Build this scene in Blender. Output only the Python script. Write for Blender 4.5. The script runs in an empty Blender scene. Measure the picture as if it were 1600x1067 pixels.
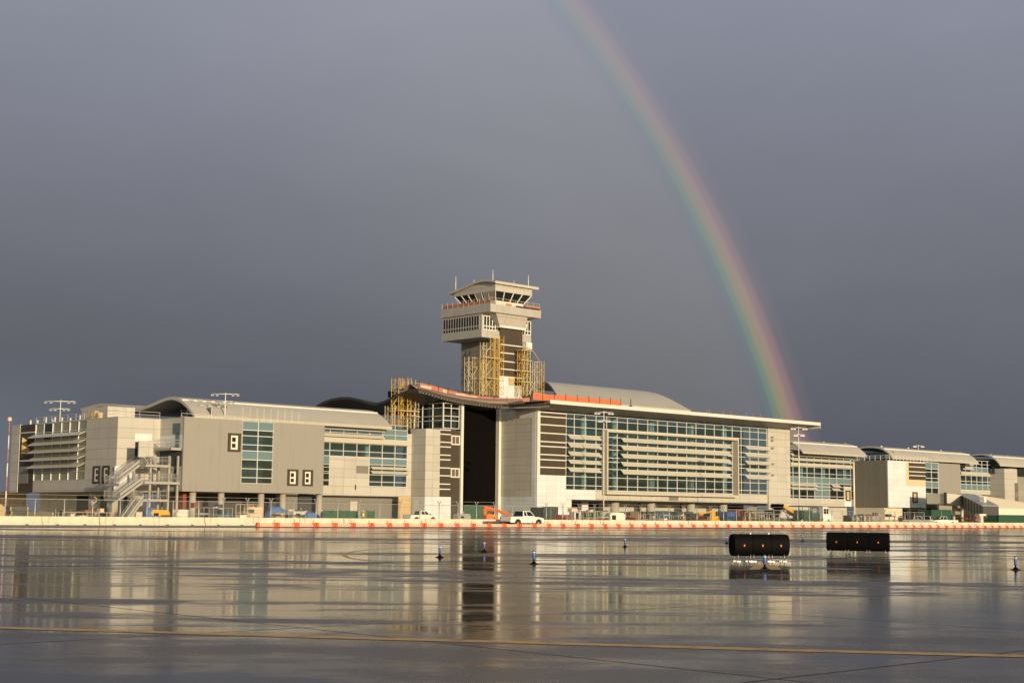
import bpy, bmesh, math, random
from mathutils import Vector, Matrix
random.seed(7)
C = bpy.context.scene.collection
R = math.radians
SC = bpy.context.scene

# ------------------------------------------------------------------ camera
FPX, HOR, ROLL, CAMH = 2300.0, 803.0, 0.010, 1.5
PITCH = math.atan((HOR - 533.5) / FPX)
fwd = Vector((0, math.cos(PITCH), math.sin(PITCH)))
up0 = Vector((0, -math.sin(PITCH), math.cos(PITCH)))
rt0 = Vector((1, 0, 0))
cr, sr = math.cos(ROLL), math.sin(ROLL)
CR = rt0 * cr + up0 * sr
CU = up0 * cr - rt0 * sr
cam_d = bpy.data.cameras.new('camera')
cam_d.sensor_width = 36
cam_d.lens = 36 * FPX / 1600
cam_d.clip_end = 6000
cam_d.clip_start = 0.1
cam = bpy.data.objects.new('camera', cam_d)
C.objects.link(cam)
m = Matrix.Identity(4)
for i in range(3):
    m[i][0], m[i][1], m[i][2] = CR[i], CU[i], -fwd[i]
m[2][3] = CAMH
cam.matrix_world = m
SC.camera = cam

# ------------------------------------------------------------------ light and sky
SUN_EL, SUN_AZ = 8.0, 150.5          # azimuth clockwise from +Y; opposite the centre of the rainbow
sd = Vector((math.sin(R(SUN_AZ)) * math.cos(R(SUN_EL)), math.cos(R(SUN_AZ)) * math.cos(R(SUN_EL)), math.sin(R(SUN_EL))))
sun = bpy.data.lights.new('sun', 'SUN')
sun.energy = 4.4
sun.angle = R(0.5)
sun.color = (1.0, 0.81, 0.54)
so = bpy.data.objects.new('sun', sun)
C.objects.link(so)
so.rotation_euler = (-sd).to_track_quat('-Z', 'Y').to_euler()
SC.view_settings.view_transform = 'Standard'
SC.view_settings.look = 'None'
SC.view_settings.exposure = 0.0
SC.view_settings.gamma = 1.0


class NT:
    """short way to write node trees"""
    def __init__(s, tree):
        s.t = tree
        tree.nodes.clear()

    def n(s, kind, props=None, **ins):
        nd = s.t.nodes.new(kind)
        for k, v in (props or {}).items():
            setattr(nd, k, v)
        for k, v in ins.items():
            key = int(k[1:]) if k[0] == 'i' and k[1:].isdigit() else k.replace('_', ' ')
            s.set(nd.inputs[key], v)
        return nd

    def set(s, sock, v):
        if isinstance(v, bpy.types.NodeSocket):
            s.t.links.new(v, sock)
        elif isinstance(v, bpy.types.Node):
            s.t.links.new(v.outputs[0], sock)
        else:
            if sock.type == 'RGBA' and len(v) == 3:
                v = (*v, 1)
            sock.default_value = v

    def m(s, op, a, b=0.0, c=0.0, clamp=False):
        return s.n('ShaderNodeMath', dict(operation=op, use_clamp=clamp), i0=a, i1=b, i2=c).outputs[0]

    def vm(s, op, a, b=(0, 0, 0)):
        nd = s.n('ShaderNodeVectorMath', dict(operation=op), i0=a, i1=b)
        return nd.outputs['Value'] if op in ('DOT_PRODUCT', 'LENGTH') else nd.outputs[0]

    def mix(s, fac, a, b, mode='MIX'):
        nd = s.n('ShaderNodeMix', dict(data_type='RGBA', blend_type=mode))
        s.set(nd.inputs[0], fac)
        s.set(nd.inputs[6], a)
        s.set(nd.inputs[7], b)
        return nd.outputs[2]

    def ramp(s, fac, stops, interp='LINEAR'):
        nd = s.n('ShaderNodeValToRGB', i0=fac)
        nd.color_ramp.interpolation = interp
        el = nd.color_ramp.elements
        while len(el) < len(stops):
            el.new(0.5)
        for e, (p, c) in zip(el, stops):
            e.position = p
            e.color = (*c, 1) if len(c) == 3 else c
        return nd.outputs[0]

    def smooth(s, v, a, b, lo=0.0, hi=1.0):
        return s.n('ShaderNodeMapRange', dict(interpolation_type='SMOOTHSTEP'), i0=v, i1=a, i2=b, i3=lo, i4=hi).outputs[0]


w = bpy.data.worlds.new('World')
SC.world = w
w.use_nodes = True
T = NT(w.node_tree)
SKY_K = 0.10
sky = T.n('ShaderNodeTexSky', dict(sky_type='NISHITA', sun_disc=False, sun_elevation=R(SUN_EL), sun_rotation=R(SUN_AZ)))
dirv = T.n('ShaderNodeTexCoord').outputs['Generated']
sx = T.n('ShaderNodeSeparateXYZ', i0=dirv)
X_, Y_, Z_ = sx.outputs
anti = tuple(-sd)
ang = T.m('MULTIPLY', T.m('ARCCOSINE', T.vm('DOT_PRODUCT', dirv, anti)), 57.29578)
# rain cloud: darker towards the ground
zz = T.m('ABSOLUTE', Z_)
soft = T.n('ShaderNodeTexNoise', i0=T.vm('MULTIPLY', dirv, (2.2, 2.2, 7.0)), Scale=1.3, Detail=3.0, Roughness=0.45)
zn = T.m('ADD', zz, T.m('MULTIPLY', T.m('SUBTRACT', soft.outputs[0], 0.5), 0.07))
cloud = T.ramp(zn, [(0.0, (.098, .106, .128)), (.05, (.108, .115, .139)), (.12, (.143, .150, .176)), (.20, (.188, .196, .234)),
                    (.33, (.256, .270, .334)), (1.0, (.30, .32, .39))])
leftdark = T.smooth(X_, -0.42, 0.05, 0.82, 1.0)
lowmask = T.smooth(zz, 0.02, 0.30, 0.0, 1.0)
leftdark = T.m('ADD', leftdark, T.m('MULTIPLY', T.m('SUBTRACT', 1.0, leftdark), lowmask))
cloud = T.vm('SCALE', cloud)
T.set(cloud.node.inputs['Scale'], leftdark)
pale = T.m('MULTIPLY', T.smooth(X_, -.24, -.36), T.smooth(zz, .11, .03))
cloud = T.mix(T.m('MULTIPLY', pale, .75), cloud, (.165, .195, .235))
wisp = T.n('ShaderNodeTexNoise', i0=T.vm('MULTIPLY', dirv, (3.0, 3.0, 6.0)), Scale=2.2, Detail=5.0, Roughness=0.55, Distortion=0.6)
cloud = T.mix(1.0, cloud, T.ramp(wisp.outputs[0], [(.25, (.965, .965, .97)), (.75, (1.035, 1.035, 1.03))]), 'MULTIPLY')
inside = T.m('MULTIPLY', T.smooth(ang, 24.0, 40.6), T.smooth(ang, 40.5, 41.7, 1.0, 0.0))
cloud = T.mix(1.0, cloud, T.mix(inside, (0, 0, 0), (.046, .043, .030)), 'ADD')
bowpos = T.n('ShaderNodeMapRange', i0=ang, i1=38.5, i2=44.0, i3=0.0, i4=1.0).outputs[0]
bow = T.ramp(bowpos, [(0.0, (0, 0, 0)), (.39, (.004, .003, .007)), (.44, (.008, .008, .020)), (.48, (.006, .034, .028)), (.520, (.040, .088, .028)),
                      (.560, (.125, .108, .024)), (.602, (.175, .092, .032)), (.648, (.120, .044, .028)), (.705, (.026, .010, .010)), (.79, (0, 0, 0))], 'EASE')
bk = T.smooth(zz, 0.02, 0.36, 1.28, 0.46)
bow = T.vm('SCALE', bow)
T.set(bow.node.inputs['Scale'], bk)
cloud = T.mix(1.0, cloud, bow, 'ADD')
cloud = T.vm('SCALE', cloud)
cloud.node.inputs['Scale'].default_value = 1.0 / SKY_K
cover = T.smooth(T.vm('DOT_PRODUCT', dirv, (anti[0], anti[1], 0.35)), -0.45, 0.15)
bg = T.n('ShaderNodeBackground', i0=T.mix(cover, sky.outputs[0], cloud), Strength=SKY_K)
T.n('ShaderNodeOutputWorld', i0=bg)

# ------------------------------------------------------------------ the airport's own axes: u along the terminal, w away from it, z up
TH = R(46.8)
SN, CS = math.sin(TH), math.cos(TH)
PHI = math.pi / 2 - TH


def P(u, w, z=0.0):
    return Vector((u * SN - w * CS, u * CS + w * SN, z))


def ray(px, py):
    return CR * ((px - 800) / FPX) + CU * ((533.5 - py) / FPX) + fwd


def F(w, px, py=800):
    """measured point of the photo on the upright plane w = const -> (u, z)"""
    d = ray(px, py)
    t = w / (-d.x * CS + d.y * SN)
    return ((d.x * SN + d.y * CS) * t, CAMH + d.z * t)


def S(u, px, py=800):
    """measured point on the upright plane u = const -> (w, z)"""
    d = ray(px, py)
    t = u / (d.x * SN + d.y * CS)
    return ((-d.x * CS + d.y * SN) * t, CAMH + d.z * t)


def FU(w, px): return F(w, px)[0]
def FZ(w, px, py): return F(w, px, py)[1]


def G(px, py):
    d = ray(px, py)
    t = -CAMH / d.z
    return Vector((d.x * t, d.y * t, 0))


# ------------------------------------------------------------------ materials
MATS = {}


def newmat(name):
    mt = bpy.data.materials.new(name)
    mt.use_nodes = True
    MATS[name] = mt
    return mt, NT(mt.node_tree)


def paint(name, col, rough=0.6, var=0.10, scale=0.6, metal=0.0, bump=0.0, grime=0.0, spec=0.5):
    mt, t = newmat(name)
    co = t.n('ShaderNodeTexCoord').outputs['Object']
    nz = t.n('ShaderNodeTexNoise', i0=co, Scale=scale, Detail=5.0, Roughness=0.6)
    c = t.mix(nz.outputs[0], tuple(x * (1 - var) for x in col), tuple(min(1, x * (1 + var)) for x in col))
    if grime:
        st = t.n('ShaderNodeTexNoise', i0=t.vm('MULTIPLY', co, (1.4, 1.4, 0.12)), Scale=1.5, Detail=4.0)
        c = t.mix(t.smooth(st.outputs[0], .5, .75, 0.0, grime), c, tuple(x * .55 for x in col))
    b = t.n('ShaderNodeBsdfPrincipled', Base_Color=c, Roughness=rough, Metallic=metal)
    b.inputs['Specular IOR Level'].default_value = spec
    if bump:
        bn = t.n('ShaderNodeTexNoise', i0=co, Scale=scale * 12, Detail=3.0)
        t.set(b.inputs['Normal'], t.n('ShaderNodeBump', Strength=bump, Distance=0.02, Height=bn.outputs[0]))
    t.n('ShaderNodeOutputMaterial', i0=b)
    return mt


def panel(name, col, pw, ph, rough=0.5, metal=0.0, joint=0.06, jdark=0.55, tint=0.09, dots=False):
    """cladding panels with joints; the joints follow the thing's own axes"""
    mt, t = newmat(name)
    co = t.n('ShaderNodeTexCoord').outputs['Object']
    s = t.n('ShaderNodeSeparateXYZ', i0=co)
    nrm = t.n('ShaderNodeVectorTransform', dict(vector_type='NORMAL', convert_from='WORLD', convert_to='OBJECT'),
              i0=t.n('ShaderNodeNewGeometry').outputs['Normal'])
    nx = t.m('ABSOLUTE', t.n('ShaderNodeSeparateXYZ', i0=nrm).outputs[0])
    side = t.m('GREATER_THAN', nx, 0.6)
    h = t.m('ADD', t.m('MULTIPLY', s.outputs[0], t.m('SUBTRACT', 1.0, side)), t.m('MULTIPLY', s.outputs[1], side))
    hx = t.m('DIVIDE', h, pw)
    hz = t.m('DIVIDE', s.outputs[2], ph)
    lx = t.m('GREATER_THAN', t.m('ABSOLUTE', t.m('SUBTRACT', t.m('FRACT', hx), 0.5)), 0.5 - joint / pw / 2)
    lz = t.m('GREATER_THAN', t.m('ABSOLUTE', t.m('SUBTRACT', t.m('FRACT', hz), 0.5)), 0.5 - joint / ph / 2)
    line = t.m('MAXIMUM', lx, lz)
    cell = t.n('ShaderNodeCombineXYZ', i0=t.m('FLOOR', hx), i1=t.m('FLOOR', hz), i2=side)
    wn = t.n('ShaderNodeTexWhiteNoise', dict(noise_dimensions='3D'), i0=cell)
    nz = t.n('ShaderNodeTexNoise', i0=co, Scale=0.35, Detail=5.0, Roughness=0.6)
    f = t.m('ADD', t.m('MULTIPLY', wn.outputs[0], 0.6), t.m('MULTIPLY', nz.outputs[0], 0.4))
    c = t.mix(f, tuple(x * (1 - tint) for x in col), tuple(min(1, x * (1 + tint)) for x in col))
    st = t.n('ShaderNodeTexNoise', i0=t.vm('MULTIPLY', co, (1.1, 1.1, 0.10)), Scale=1.3, Detail=4.0)
    c = t.mix(t.smooth(st.outputs[0], .50, .78, 0.0, .34), c, tuple(x * .62 for x in col))
    if dots:   # rows of faint printed marks on the sheathing boards
        dz = t.m('LESS_THAN', t.m('ABSOLUTE', t.m('SUBTRACT', t.m('FRACT', t.m('DIVIDE', s.outputs[2], ph / 2)), .5)), .12)
        dx = t.m('LESS_THAN', t.m('FRACT', t.m('DIVIDE', h, 0.62)), .55)
        c = t.mix(t.m('MULTIPLY', t.m('MULTIPLY', dz, dx), .30), c, (.22, .32, .42))
    c = t.mix(line, c, tuple(x * jdark for x in col))
    b = t.n('ShaderNodeBsdfPrincipled', Base_Color=c, Roughness=rough, Metallic=metal)
    bp = t.n('ShaderNodeBump', Strength=0.35, Distance=0.03, Height=t.m('SUBTRACT', 1.0, line))
    t.set(b.inputs['Normal'], bp)
    t.n('ShaderNodeOutputMaterial', i0=b)
    return mt


def seam_roof(name, col, pitch=0.9, axis=0):
    mt, t = newmat(name)
    co = t.n('ShaderNodeTexCoord').outputs['Object']
    s = t.n('ShaderNodeSeparateXYZ', i0=co)
    fr = t.m('FRACT', t.m('DIVIDE', s.outputs[axis], pitch))
    ln = t.m('LESS_THAN', fr, 0.14)
    nz = t.n('ShaderNodeTexNoise', i0=co, Scale=0.25, Detail=5.0)
    c = t.mix(nz.outputs[0], tuple(x * .88 for x in col), tuple(x * 1.1 for x in col))
    c = t.mix(t.m('MULTIPLY', ln, .35), c, tuple(x * .5 for x in col))
    b = t.n('ShaderNodeBsdfPrincipled', Base_Color=c, Roughness=0.5, Metallic=0.08)
    t.set(b.inputs['Normal'], t.n('ShaderNodeBump', Strength=0.5, Distance=0.06, Height=ln))
    t.n('ShaderNodeOutputMaterial', i0=b)
    return mt


def glass(name, tint, refl=1.0, base=0.04):
    mt, t = newmat(name)
    co = t.n('ShaderNodeTexCoord').outputs['Object']
    nz = t.n('ShaderNodeTexNoise', i0=co, Scale=0.5, Detail=2.0)
    bp = t.n('ShaderNodeBump', Strength=0.06, Distance=0.05, Height=nz.outputs[0])
    lw = t.n('ShaderNodeLayerWeight', Blend=0.5)
    fac = t.m('MULTIPLY_ADD', t.m('POWER', lw.outputs['Facing'], 4.0), refl, base, clamp=True)
    g = t.n('ShaderNodeBsdfGlossy', i0=(.55, .78, 1, 1), Roughness=0.02, Normal=bp.outputs[0])
    tr = t.n('ShaderNodeBsdfTransparent', i0=(*tint, 1))
    mx = t.n('ShaderNodeMixShader', i0=fac, i1=tr.outputs[0], i2=g.outputs[0])
    t.n('ShaderNodeOutputMaterial', i0=mx)
    return mt


panel('cream_panel', (.475, .455, .405), 5.6, 1.45)
panel('pale_panel', (.49, .47, .42), 3.0, 1.45)
panel('taupe_panel', (.285, .270, .245), 14.0, 30.0, jdark=.8, tint=.03)
panel('grey_metal', (.175, .168, .142), 1.4, 40.0, jdark=.75)
panel('tower_panel', (.42, .405, .37), 1.55, 40.0, jdark=.75)
panel('shaft_panel', (.27, .26, .235), 5.2, 2.4, jdark=.6)
panel('white_board', (.64, .67, .68), 2.4, 1.25, rough=.7, jdark=.75, dots=True)
panel('brown_sheathing', (.055, .040, .026), 2.4, 1.25, rough=.75, jdark=.8, tint=.18)
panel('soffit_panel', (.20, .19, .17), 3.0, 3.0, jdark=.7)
panel('tan_board', (.50, .37, .19), 2.4, 1.25, rough=.8)
paint('tan_pale', (.60, .49, .31), .8, .1, 2)
paint('plywood', (.52, .37, .17), .8, .2, 2)
paint('white_metal', (.66, .65, .60), .4, .06)
paint('cream_metal', (.50, .465, .385), .45, .06)
paint('louver_metal', (.56, .54, .46), .45, .08)
paint('stair_metal', (.36, .35, .315), .5, .12, 2)
paint('galvanised', (.42, .42, .41), .45, .12, 3, metal=.3)
paint('concrete', (.62, .58, .45), .85, .16, .9, grime=.5, bump=.2)
paint('column_concrete', (.38, .35, .29), .8, .12, 1.2, grime=.3)
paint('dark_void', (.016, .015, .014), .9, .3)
paint('black_tarp', (.0045, .004, .0038), .85, .35, .5, bump=.3, spec=.03)
paint('tar_black', (.0045, .0045, .005), .6, .3, 2, spec=.04)
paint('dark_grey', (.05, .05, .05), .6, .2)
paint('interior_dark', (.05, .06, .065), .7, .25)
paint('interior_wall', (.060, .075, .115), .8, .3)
paint('interior_column', (.62, .68, .64), .6, .05)
paint('teal_glass', (.135, .21, .24), .10, .12, .3)
paint('reflection_glass', (.235, .245, .185), .12, .12, .3)  # opaque; reflected sky and pale interior are painted into the olive tone
paint('dark_glass', (.012, .018, .020), .05, .3, .4)
paint('scaffold_yellow', (.62, .40, .075), .5, .2, 3)
paint('scaffold_pale', (.62, .52, .30), .5, .15, 3)
paint('net_orange', (.55, .15, .065), .8, .3, 2)
paint('safety_orange', (.72, .12, .03), .55, .12, 3)
paint('barricade_white', (.72, .62, .50), .55, .12, 3)
paint('roof_membrane', (.46, .30, .22), .8, .35, .6)
paint('insulation_pink', (.60, .46, .36), .8, .2, 1)
paint('net_dull', (.42, .17, .105), .8, .3, 2)
paint('truck_white', (.74, .73, .69), .25, .03, 1)
paint('bumper_chrome', (.30, .30, .30), .3, .1, 2, metal=.6)
paint('tyre_black', (.02, .02, .02), .8, .2, 8)
paint('rim_metal', (.42, .42, .41), .35, .1, 4, metal=.5)
paint('lamp_red', (.45, .02, .015), .3, .1)
paint('lamp_clear', (.7, .7, .66), .15, .05)
paint('lift_orange', (.72, .16, .025), .5, .15, 2)
paint('machine_yellow', (.70, .36, .03), .5, .15, 2)
paint('container_green', (.020, .075, .045), .6, .3, 1.5)
paint('container_teal', (.025, .060, .075), .6, .3, 1.5)
paint('container_blue', (.02, .085, .26), .5, .2, 1.5)
paint('container_dark', (.03, .04, .035), .6, .3, 1.5)
paint('netting_green', (.025, .085, .045), .8, .35, 3)
paint('rust_red', (.22, .06, .035), .8, .3, 2)
paint('blue_plastic', (.03, .10, .36), .35, .1, 4)
paint('blue_tarp', (.08, .17, .36), .6, .2, 3)
paint('skin', (.42, .25, .17), .6, .05)
paint('vest_yellow', (.60, .62, .06), .7, .1, 6)
paint('denim', (.04, .05, .09), .8, .2, 8)
paint('dirt_brown', (.13, .10, .07), .9, .3, 1.5)
paint('sign_white', (.7, .66, .58), .6, .1, 3)
seam_roof('roof_beige', (.50, .47, .39))
seam_roof('roof_beige_fine', (.50, .47, .39), .6)
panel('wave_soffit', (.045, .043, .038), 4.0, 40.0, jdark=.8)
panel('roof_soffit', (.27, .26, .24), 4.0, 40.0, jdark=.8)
glass('clear_glass', (.50, .66, .72), .9, .17)
glass('green_glass', (.40, .50, .47), .9, .07)


def chainlink():
    mt, t = newmat('chain_link')
    co = t.n('ShaderNodeTexCoord').outputs['Object']
    s = t.n('ShaderNodeSeparateXYZ', i0=co)
    a = t.m('ADD', s.outputs[0], s.outputs[2])
    b = t.m('SUBTRACT', s.outputs[0], s.outputs[2])
    k = 0.07
    la = t.m('LESS_THAN', t.m('FRACT', t.m('DIVIDE', a, k)), 0.04)
    lb = t.m('LESS_THAN', t.m('FRACT', t.m('DIVIDE', b, k)), 0.04)
    wire = t.m('MAXIMUM', la, lb)
    pr = t.n('ShaderNodeBsdfPrincipled', Base_Color=(.34, .35, .34, 1), Roughness=0.5)
    tr = t.n('ShaderNodeBsdfTransparent')
    mx = t.n('ShaderNodeMixShader', i0=wire, i1=tr.outputs[0], i2=pr.outputs[0])
    t.n('ShaderNodeOutputMaterial', i0=mx)


chainlink()


def wet_ground():
    mt, t = newmat('wet_apron')
    geo = t.n('ShaderNodeNewGeometry').outputs['Position']
    rot = t.n('ShaderNodeVectorRotate', dict(rotation_type='Z_AXIS'), i0=geo, Angle=-PHI).outputs[0]   # slabs lie along the terminal
    s = t.n('ShaderNodeSeparateXYZ', i0=rot)
    # slab joints
    ju = t.m('ABSOLUTE', t.m('SUBTRACT', t.m('FRACT', t.m('DIVIDE', s.outputs[0], 7.6)), .5))
    jw = t.m('ABSOLUTE', t.m('SUBTRACT', t.m('FRACT', t.m('DIVIDE', t.m('ADD', s.outputs[1], 2.9), 7.6)), .5))
    joint = t.m('LESS_THAN', t.m('MINIMUM', ju, jw), 0.0035)
    big = t.n('ShaderNodeTexNoise', i0=t.vm('MULTIPLY', geo, (.022, .085, 1)), Scale=1.0, Detail=5.0, Roughness=0.55, Distortion=0.5)
    streak = t.n('ShaderNodeTexNoise', i0=t.vm('MULTIPLY', geo, (.10, .75, 1)), Scale=1.0, Detail=5.0, Roughness=0.62, Distortion=0.3)
    mid = t.n('ShaderNodeTexNoise', i0=t.vm('MULTIPLY', rot, (.55, .55, 1)), Scale=1.0, Detail=6.0, Roughness=0.6)
    fine = t.n('ShaderNodeTexNoise', i0=rot, Scale=38.0, Detail=4.0, Roughness=0.7)
    wetf = t.m('ADD', t.m('ADD', t.m('MULTIPLY', big.outputs[0], .62), t.m('MULTIPLY', streak.outputs[0], .22)), t.m('MULTIPLY', mid.outputs[0], .16))
    damp = t.smooth(wetf, .497, .562)                       # 0 standing water, 1 only damp
    slab = t.n('ShaderNodeTexWhiteNoise', dict(noise_dimensions='2D'), i0=t.n('ShaderNodeCombineXYZ',
               i0=t.m('FLOOR', t.m('ADD', t.m('DIVIDE', s.outputs[0], 7.6), 0.0)), i1=t.m('FLOOR', t.m('DIVIDE', t.m('ADD', s.outputs[1], 2.9), 7.6))))
    col = t.mix(mid.outputs[0], (.066, .056, .046), (.118, .099, .080))
    col = t.mix(t.m('MULTIPLY', slab.outputs[0], .35), col, (.070, .060, .050))
    col = t.mix(t.m('MULTIPLY', fine.outputs[0], t.m('MULTIPLY', damp, .5)), col, (.16, .135, .11))
    col = t.mix(t.m('MULTIPLY', joint, .8), col, (.022, .020, .018))
    rough = t.m('ADD', t.m('MULTIPLY', damp, .21), t.m('MULTIPLY_ADD', mid.outputs[0], .06, .045))
    rough = t.m('MAXIMUM', rough, t.m('MULTIPLY', joint, .6))
    b = t.n('ShaderNodeBsdfPrincipled', Base_Color=col, Roughness=rough, IOR=1.33)
    t.set(b.inputs['Specular IOR Level'], t.m('MULTIPLY_ADD', damp, -.30, .55))
    ripple = t.n('ShaderNodeTexNoise', i0=t.vm('MULTIPLY', geo, (1.3, 7.0, 1)), Scale=1.0, Detail=4.0, Roughness=0.55)
    hgt = t.m('ADD', t.m('MULTIPLY', ripple.outputs[0], .00055), t.m('MULTIPLY', t.m('MULTIPLY', fine.outputs[0], damp), .0009))
    t.set(b.inputs['Normal'], t.n('ShaderNodeBump', Strength=1.0, Distance=1.0, Height=hgt))
    t.n('ShaderNodeOutputMaterial', i0=b)


wet_ground()


def road_mat(name, col, rough):
    mt, t = newmat(name)
    geo = t.n('ShaderNodeNewGeometry').outputs['Position']
    n1 = t.n('ShaderNodeTexNoise', i0=geo, Scale=0.12, Detail=6.0)
    n2 = t.n('ShaderNodeTexNoise', i0=geo, Scale=6.0, Detail=4.0)
    f = t.m('ADD', t.m('MULTIPLY', n1.outputs[0], .7), t.m('MULTIPLY', n2.outputs[0], .3))
    c = t.mix(f, tuple(x * .65 for x in col), tuple(x * 1.35 for x in col))
    b = t.n('ShaderNodeBsdfPrincipled', Base_Color=c, Roughness=t.m('MULTIPLY_ADD', n1.outputs[0], .4, rough - .2))
    t.set(b.inputs['Normal'], t.n('ShaderNodeBump', Strength=.4, Distance=.02, Height=n2.outputs[0]))
    t.n('ShaderNodeOutputMaterial', i0=b)


road_mat('service_concrete', (.40, .35, .27), .75)
road_mat('asphalt_band', (.055, .048, .042), .60)
road_mat('yard_ground', (.30, .25, .18), .8)


def line_paint(name, col):
    mt, t = newmat(name)
    geo = t.n('ShaderNodeNewGeometry').outputs['Position']
    n1 = t.n('ShaderNodeTexNoise', i0=geo, Scale=3.0, Detail=6.0, Roughness=.7)
    c = t.mix(t.smooth(n1.outputs[0], .30, .55), tuple(x * .5 for x in col), col)
    b = t.n('ShaderNodeBsdfPrincipled', Base_Color=c, Roughness=.45)
    t.n('ShaderNodeOutputMaterial', i0=b)


line_paint('yellow_paint', (.66, .36, .06))
line_paint('tar_seal', (.03, .027, .024))

# ------------------------------------------------------------------ mesh builder


class MB:
    def __init__(s):
        s.v, s.f, s.sm = [], [], []

    def add(s, vs, fs, smooth=False):
        o = len(s.v)
        s.v += [tuple(p) for p in vs]
        s.f += [tuple(i + o for i in f) for f in fs]
        s.sm += [smooth] * len(fs)
        return s

    def box(s, x0, x1, y0, y1, z0, z1):
        x0, x1 = min(x0, x1), max(x0, x1)
        y0, y1 = min(y0, y1), max(y0, y1)
        z0, z1 = min(z0, z1), max(z0, z1)
        return s.hexa([(x0, y0, z0), (x1, y0, z0), (x1, y1, z0), (x0, y1, z0), (x0, y0, z1), (x1, y0, z1), (x1, y1, z1), (x0, y1, z1)])

    def hexa(s, p):
        return s.add(p, [(3, 2, 1, 0), (4, 5, 6, 7), (0, 1, 5, 4), (1, 2, 6, 5), (2, 3, 7, 6), (3, 0, 4, 7)])

    def tube(s, a, b, r, n=6, r2=None, cap=True):
        a, b = Vector(a), Vector(b)
        d = b - a
        if d.length < 1e-6:
            return s
        d.normalize()
        x = d.orthogonal().normalized()
        y = d.cross(x)
        r2 = r if r2 is None else r2
        vs = []
        for c, rr in ((a, r), (b, r2)):
            for k in range(n):
                an = 2 * math.pi * (k + .5) / n
                vs.append(c + x * (rr * math.cos(an)) + y * (rr * math.sin(an)))
        fs = [(k, (k + 1) % n, n + (k + 1) % n, n + k) for k in range(n)]
        s.add(vs, fs, n > 5)
        if cap:
            o = len(s.v) - 2 * n
            s.f += [tuple(o + k for k in reversed(range(n))), tuple(o + n + k for k in range(n))]
            s.sm += [False, False]
        return s

    def path(s, pts, r, n=6):
        for a, b in zip(pts, pts[1:]):
            s.tube(a, b, r, n)
        return s

    def prism(s, poly, y0, y1, axis='y', inset=0.0):
        """polygon in (x,z) swept along y (or in (y,z) along x, or (x,y) along z)"""
        n = len(poly)

        def pt(p, q):
            return {'y': (p[0], q, p[1]), 'x': (q, p[0], p[1]), 'z': (p[0], p[1], q)}[axis]
        vs = [pt(p, y0) for p in poly] + [pt(p, y1) for p in poly]
        fs = [(k, (k + 1) % n, n + (k + 1) % n, n + k) for k in range(n)] + [tuple(reversed(range(n))), tuple(range(n, 2 * n))]
        return s.add(vs, fs)

    def sheet(s, rows, thick=(0, 0, -.3), smooth=True):
        """grid of points with thickness"""
        nr, nc = len(rows), len(rows[0])
        tv = Vector(thick)
        top = [Vector(p) for r in rows for p in r]
        bot = [p + tv for p in top]
        o = nr * nc
        fs = []
        for i in range(nr - 1):
            for j in range(nc - 1):
                a = i * nc + j
                fs.append((a, a + 1, a + nc + 1, a + nc))
        bs = [tuple(x + o for x in reversed(f)) for f in fs]
        # rims get their own vertices so that edges stay crisp
        s.add(top + bot, fs + bs, smooth)
        rim = [i for i in range(nc)] + [i * nc + nc - 1 for i in range(1, nr)] + [(nr - 1) * nc + j for j in range(nc - 2, -1, -1)] + [i * nc for i in range(nr - 2, 0, -1)]
        k = len(rim)
        s.add([top[i] for i in rim] + [bot[i] for i in rim], [(i, (i + 1) % k, k + (i + 1) % k, k + i) for i in range(k)])
        return s

    def lathe(s, c, prof, n=12):
        """prof: (r,z) list around upright axis at c"""
        cx, cy, cz = c
        vs = [(cx + r * math.cos(2 * math.pi * k / n), cy + r * math.sin(2 * math.pi * k / n), cz + z) for r, z in prof for k in range(n)]
        fs = []
        for i in range(len(prof) - 1):
            for k in range(n):
                fs.append((i * n + k, i * n + (k + 1) % n, (i + 1) * n + (k + 1) % n, (i + 1) * n + k))
        s.add(vs, fs, True)
        o = len(s.v) - len(vs)
        s.f += [tuple(o + k for k in reversed(range(n))), tuple(o + (len(prof) - 1) * n + k for k in range(n))]
        s.sm += [False, False]
        return s

    def mesh(s, name, mat):
        me = bpy.data.meshes.new(name)
        me.from_pydata(s.v, [], s.f)
        me.polygons.foreach_set('use_smooth', s.sm)
        bm = bmesh.new()
        bm.from_mesh(me)
        bmesh.ops.recalc_face_normals(bm, faces=bm.faces)
        bm.to_mesh(me)
        bm.free()
        me.materials.append(MATS[mat] if isinstance(mat, str) else mat)
        return me


def tag(o, label=None, cat=None, group=None, kind=None):
    if label: o['label'] = label
    if cat: o['category'] = cat
    if group: o['group'] = group
    if kind: o['kind'] = kind
    return o


def thing(name, loc, label, cat, rot=0.0, group=None):
    o = bpy.data.objects.new(name, None)
    o.empty_display_size = .3
    C.objects.link(o)
    o.location = loc
    o.rotation_euler = (0, 0, rot)
    return tag(o, label, cat, group)


def part(name, mb, mat, parent=None, label=None, bevel=0.0):
    o = bpy.data.objects.new(name, mb.mesh(name, mat))
    C.objects.link(o)
    o.parent = parent
    if label: o['label'] = label
    if bevel:
        b = o.modifiers.new('bevel', 'BEVEL')
        b.width = bevel
        b.segments = 2
        b.limit_method = 'ANGLE'
    return o


def single(name, mb, mat, loc, rot, label, cat, group=None, bevel=0.0):
    o = part(name, mb, mat, None, None, bevel)
    o.location = loc
    o.rotation_euler = (0, 0, rot)
    return tag(o, label, cat, group)


def copy_tree(o, parent=None):
    c = o.copy()
    C.objects.link(c)
    c.parent = parent
    for ch in list(o.children):
        copy_tree(ch, c)
    return c


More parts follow.
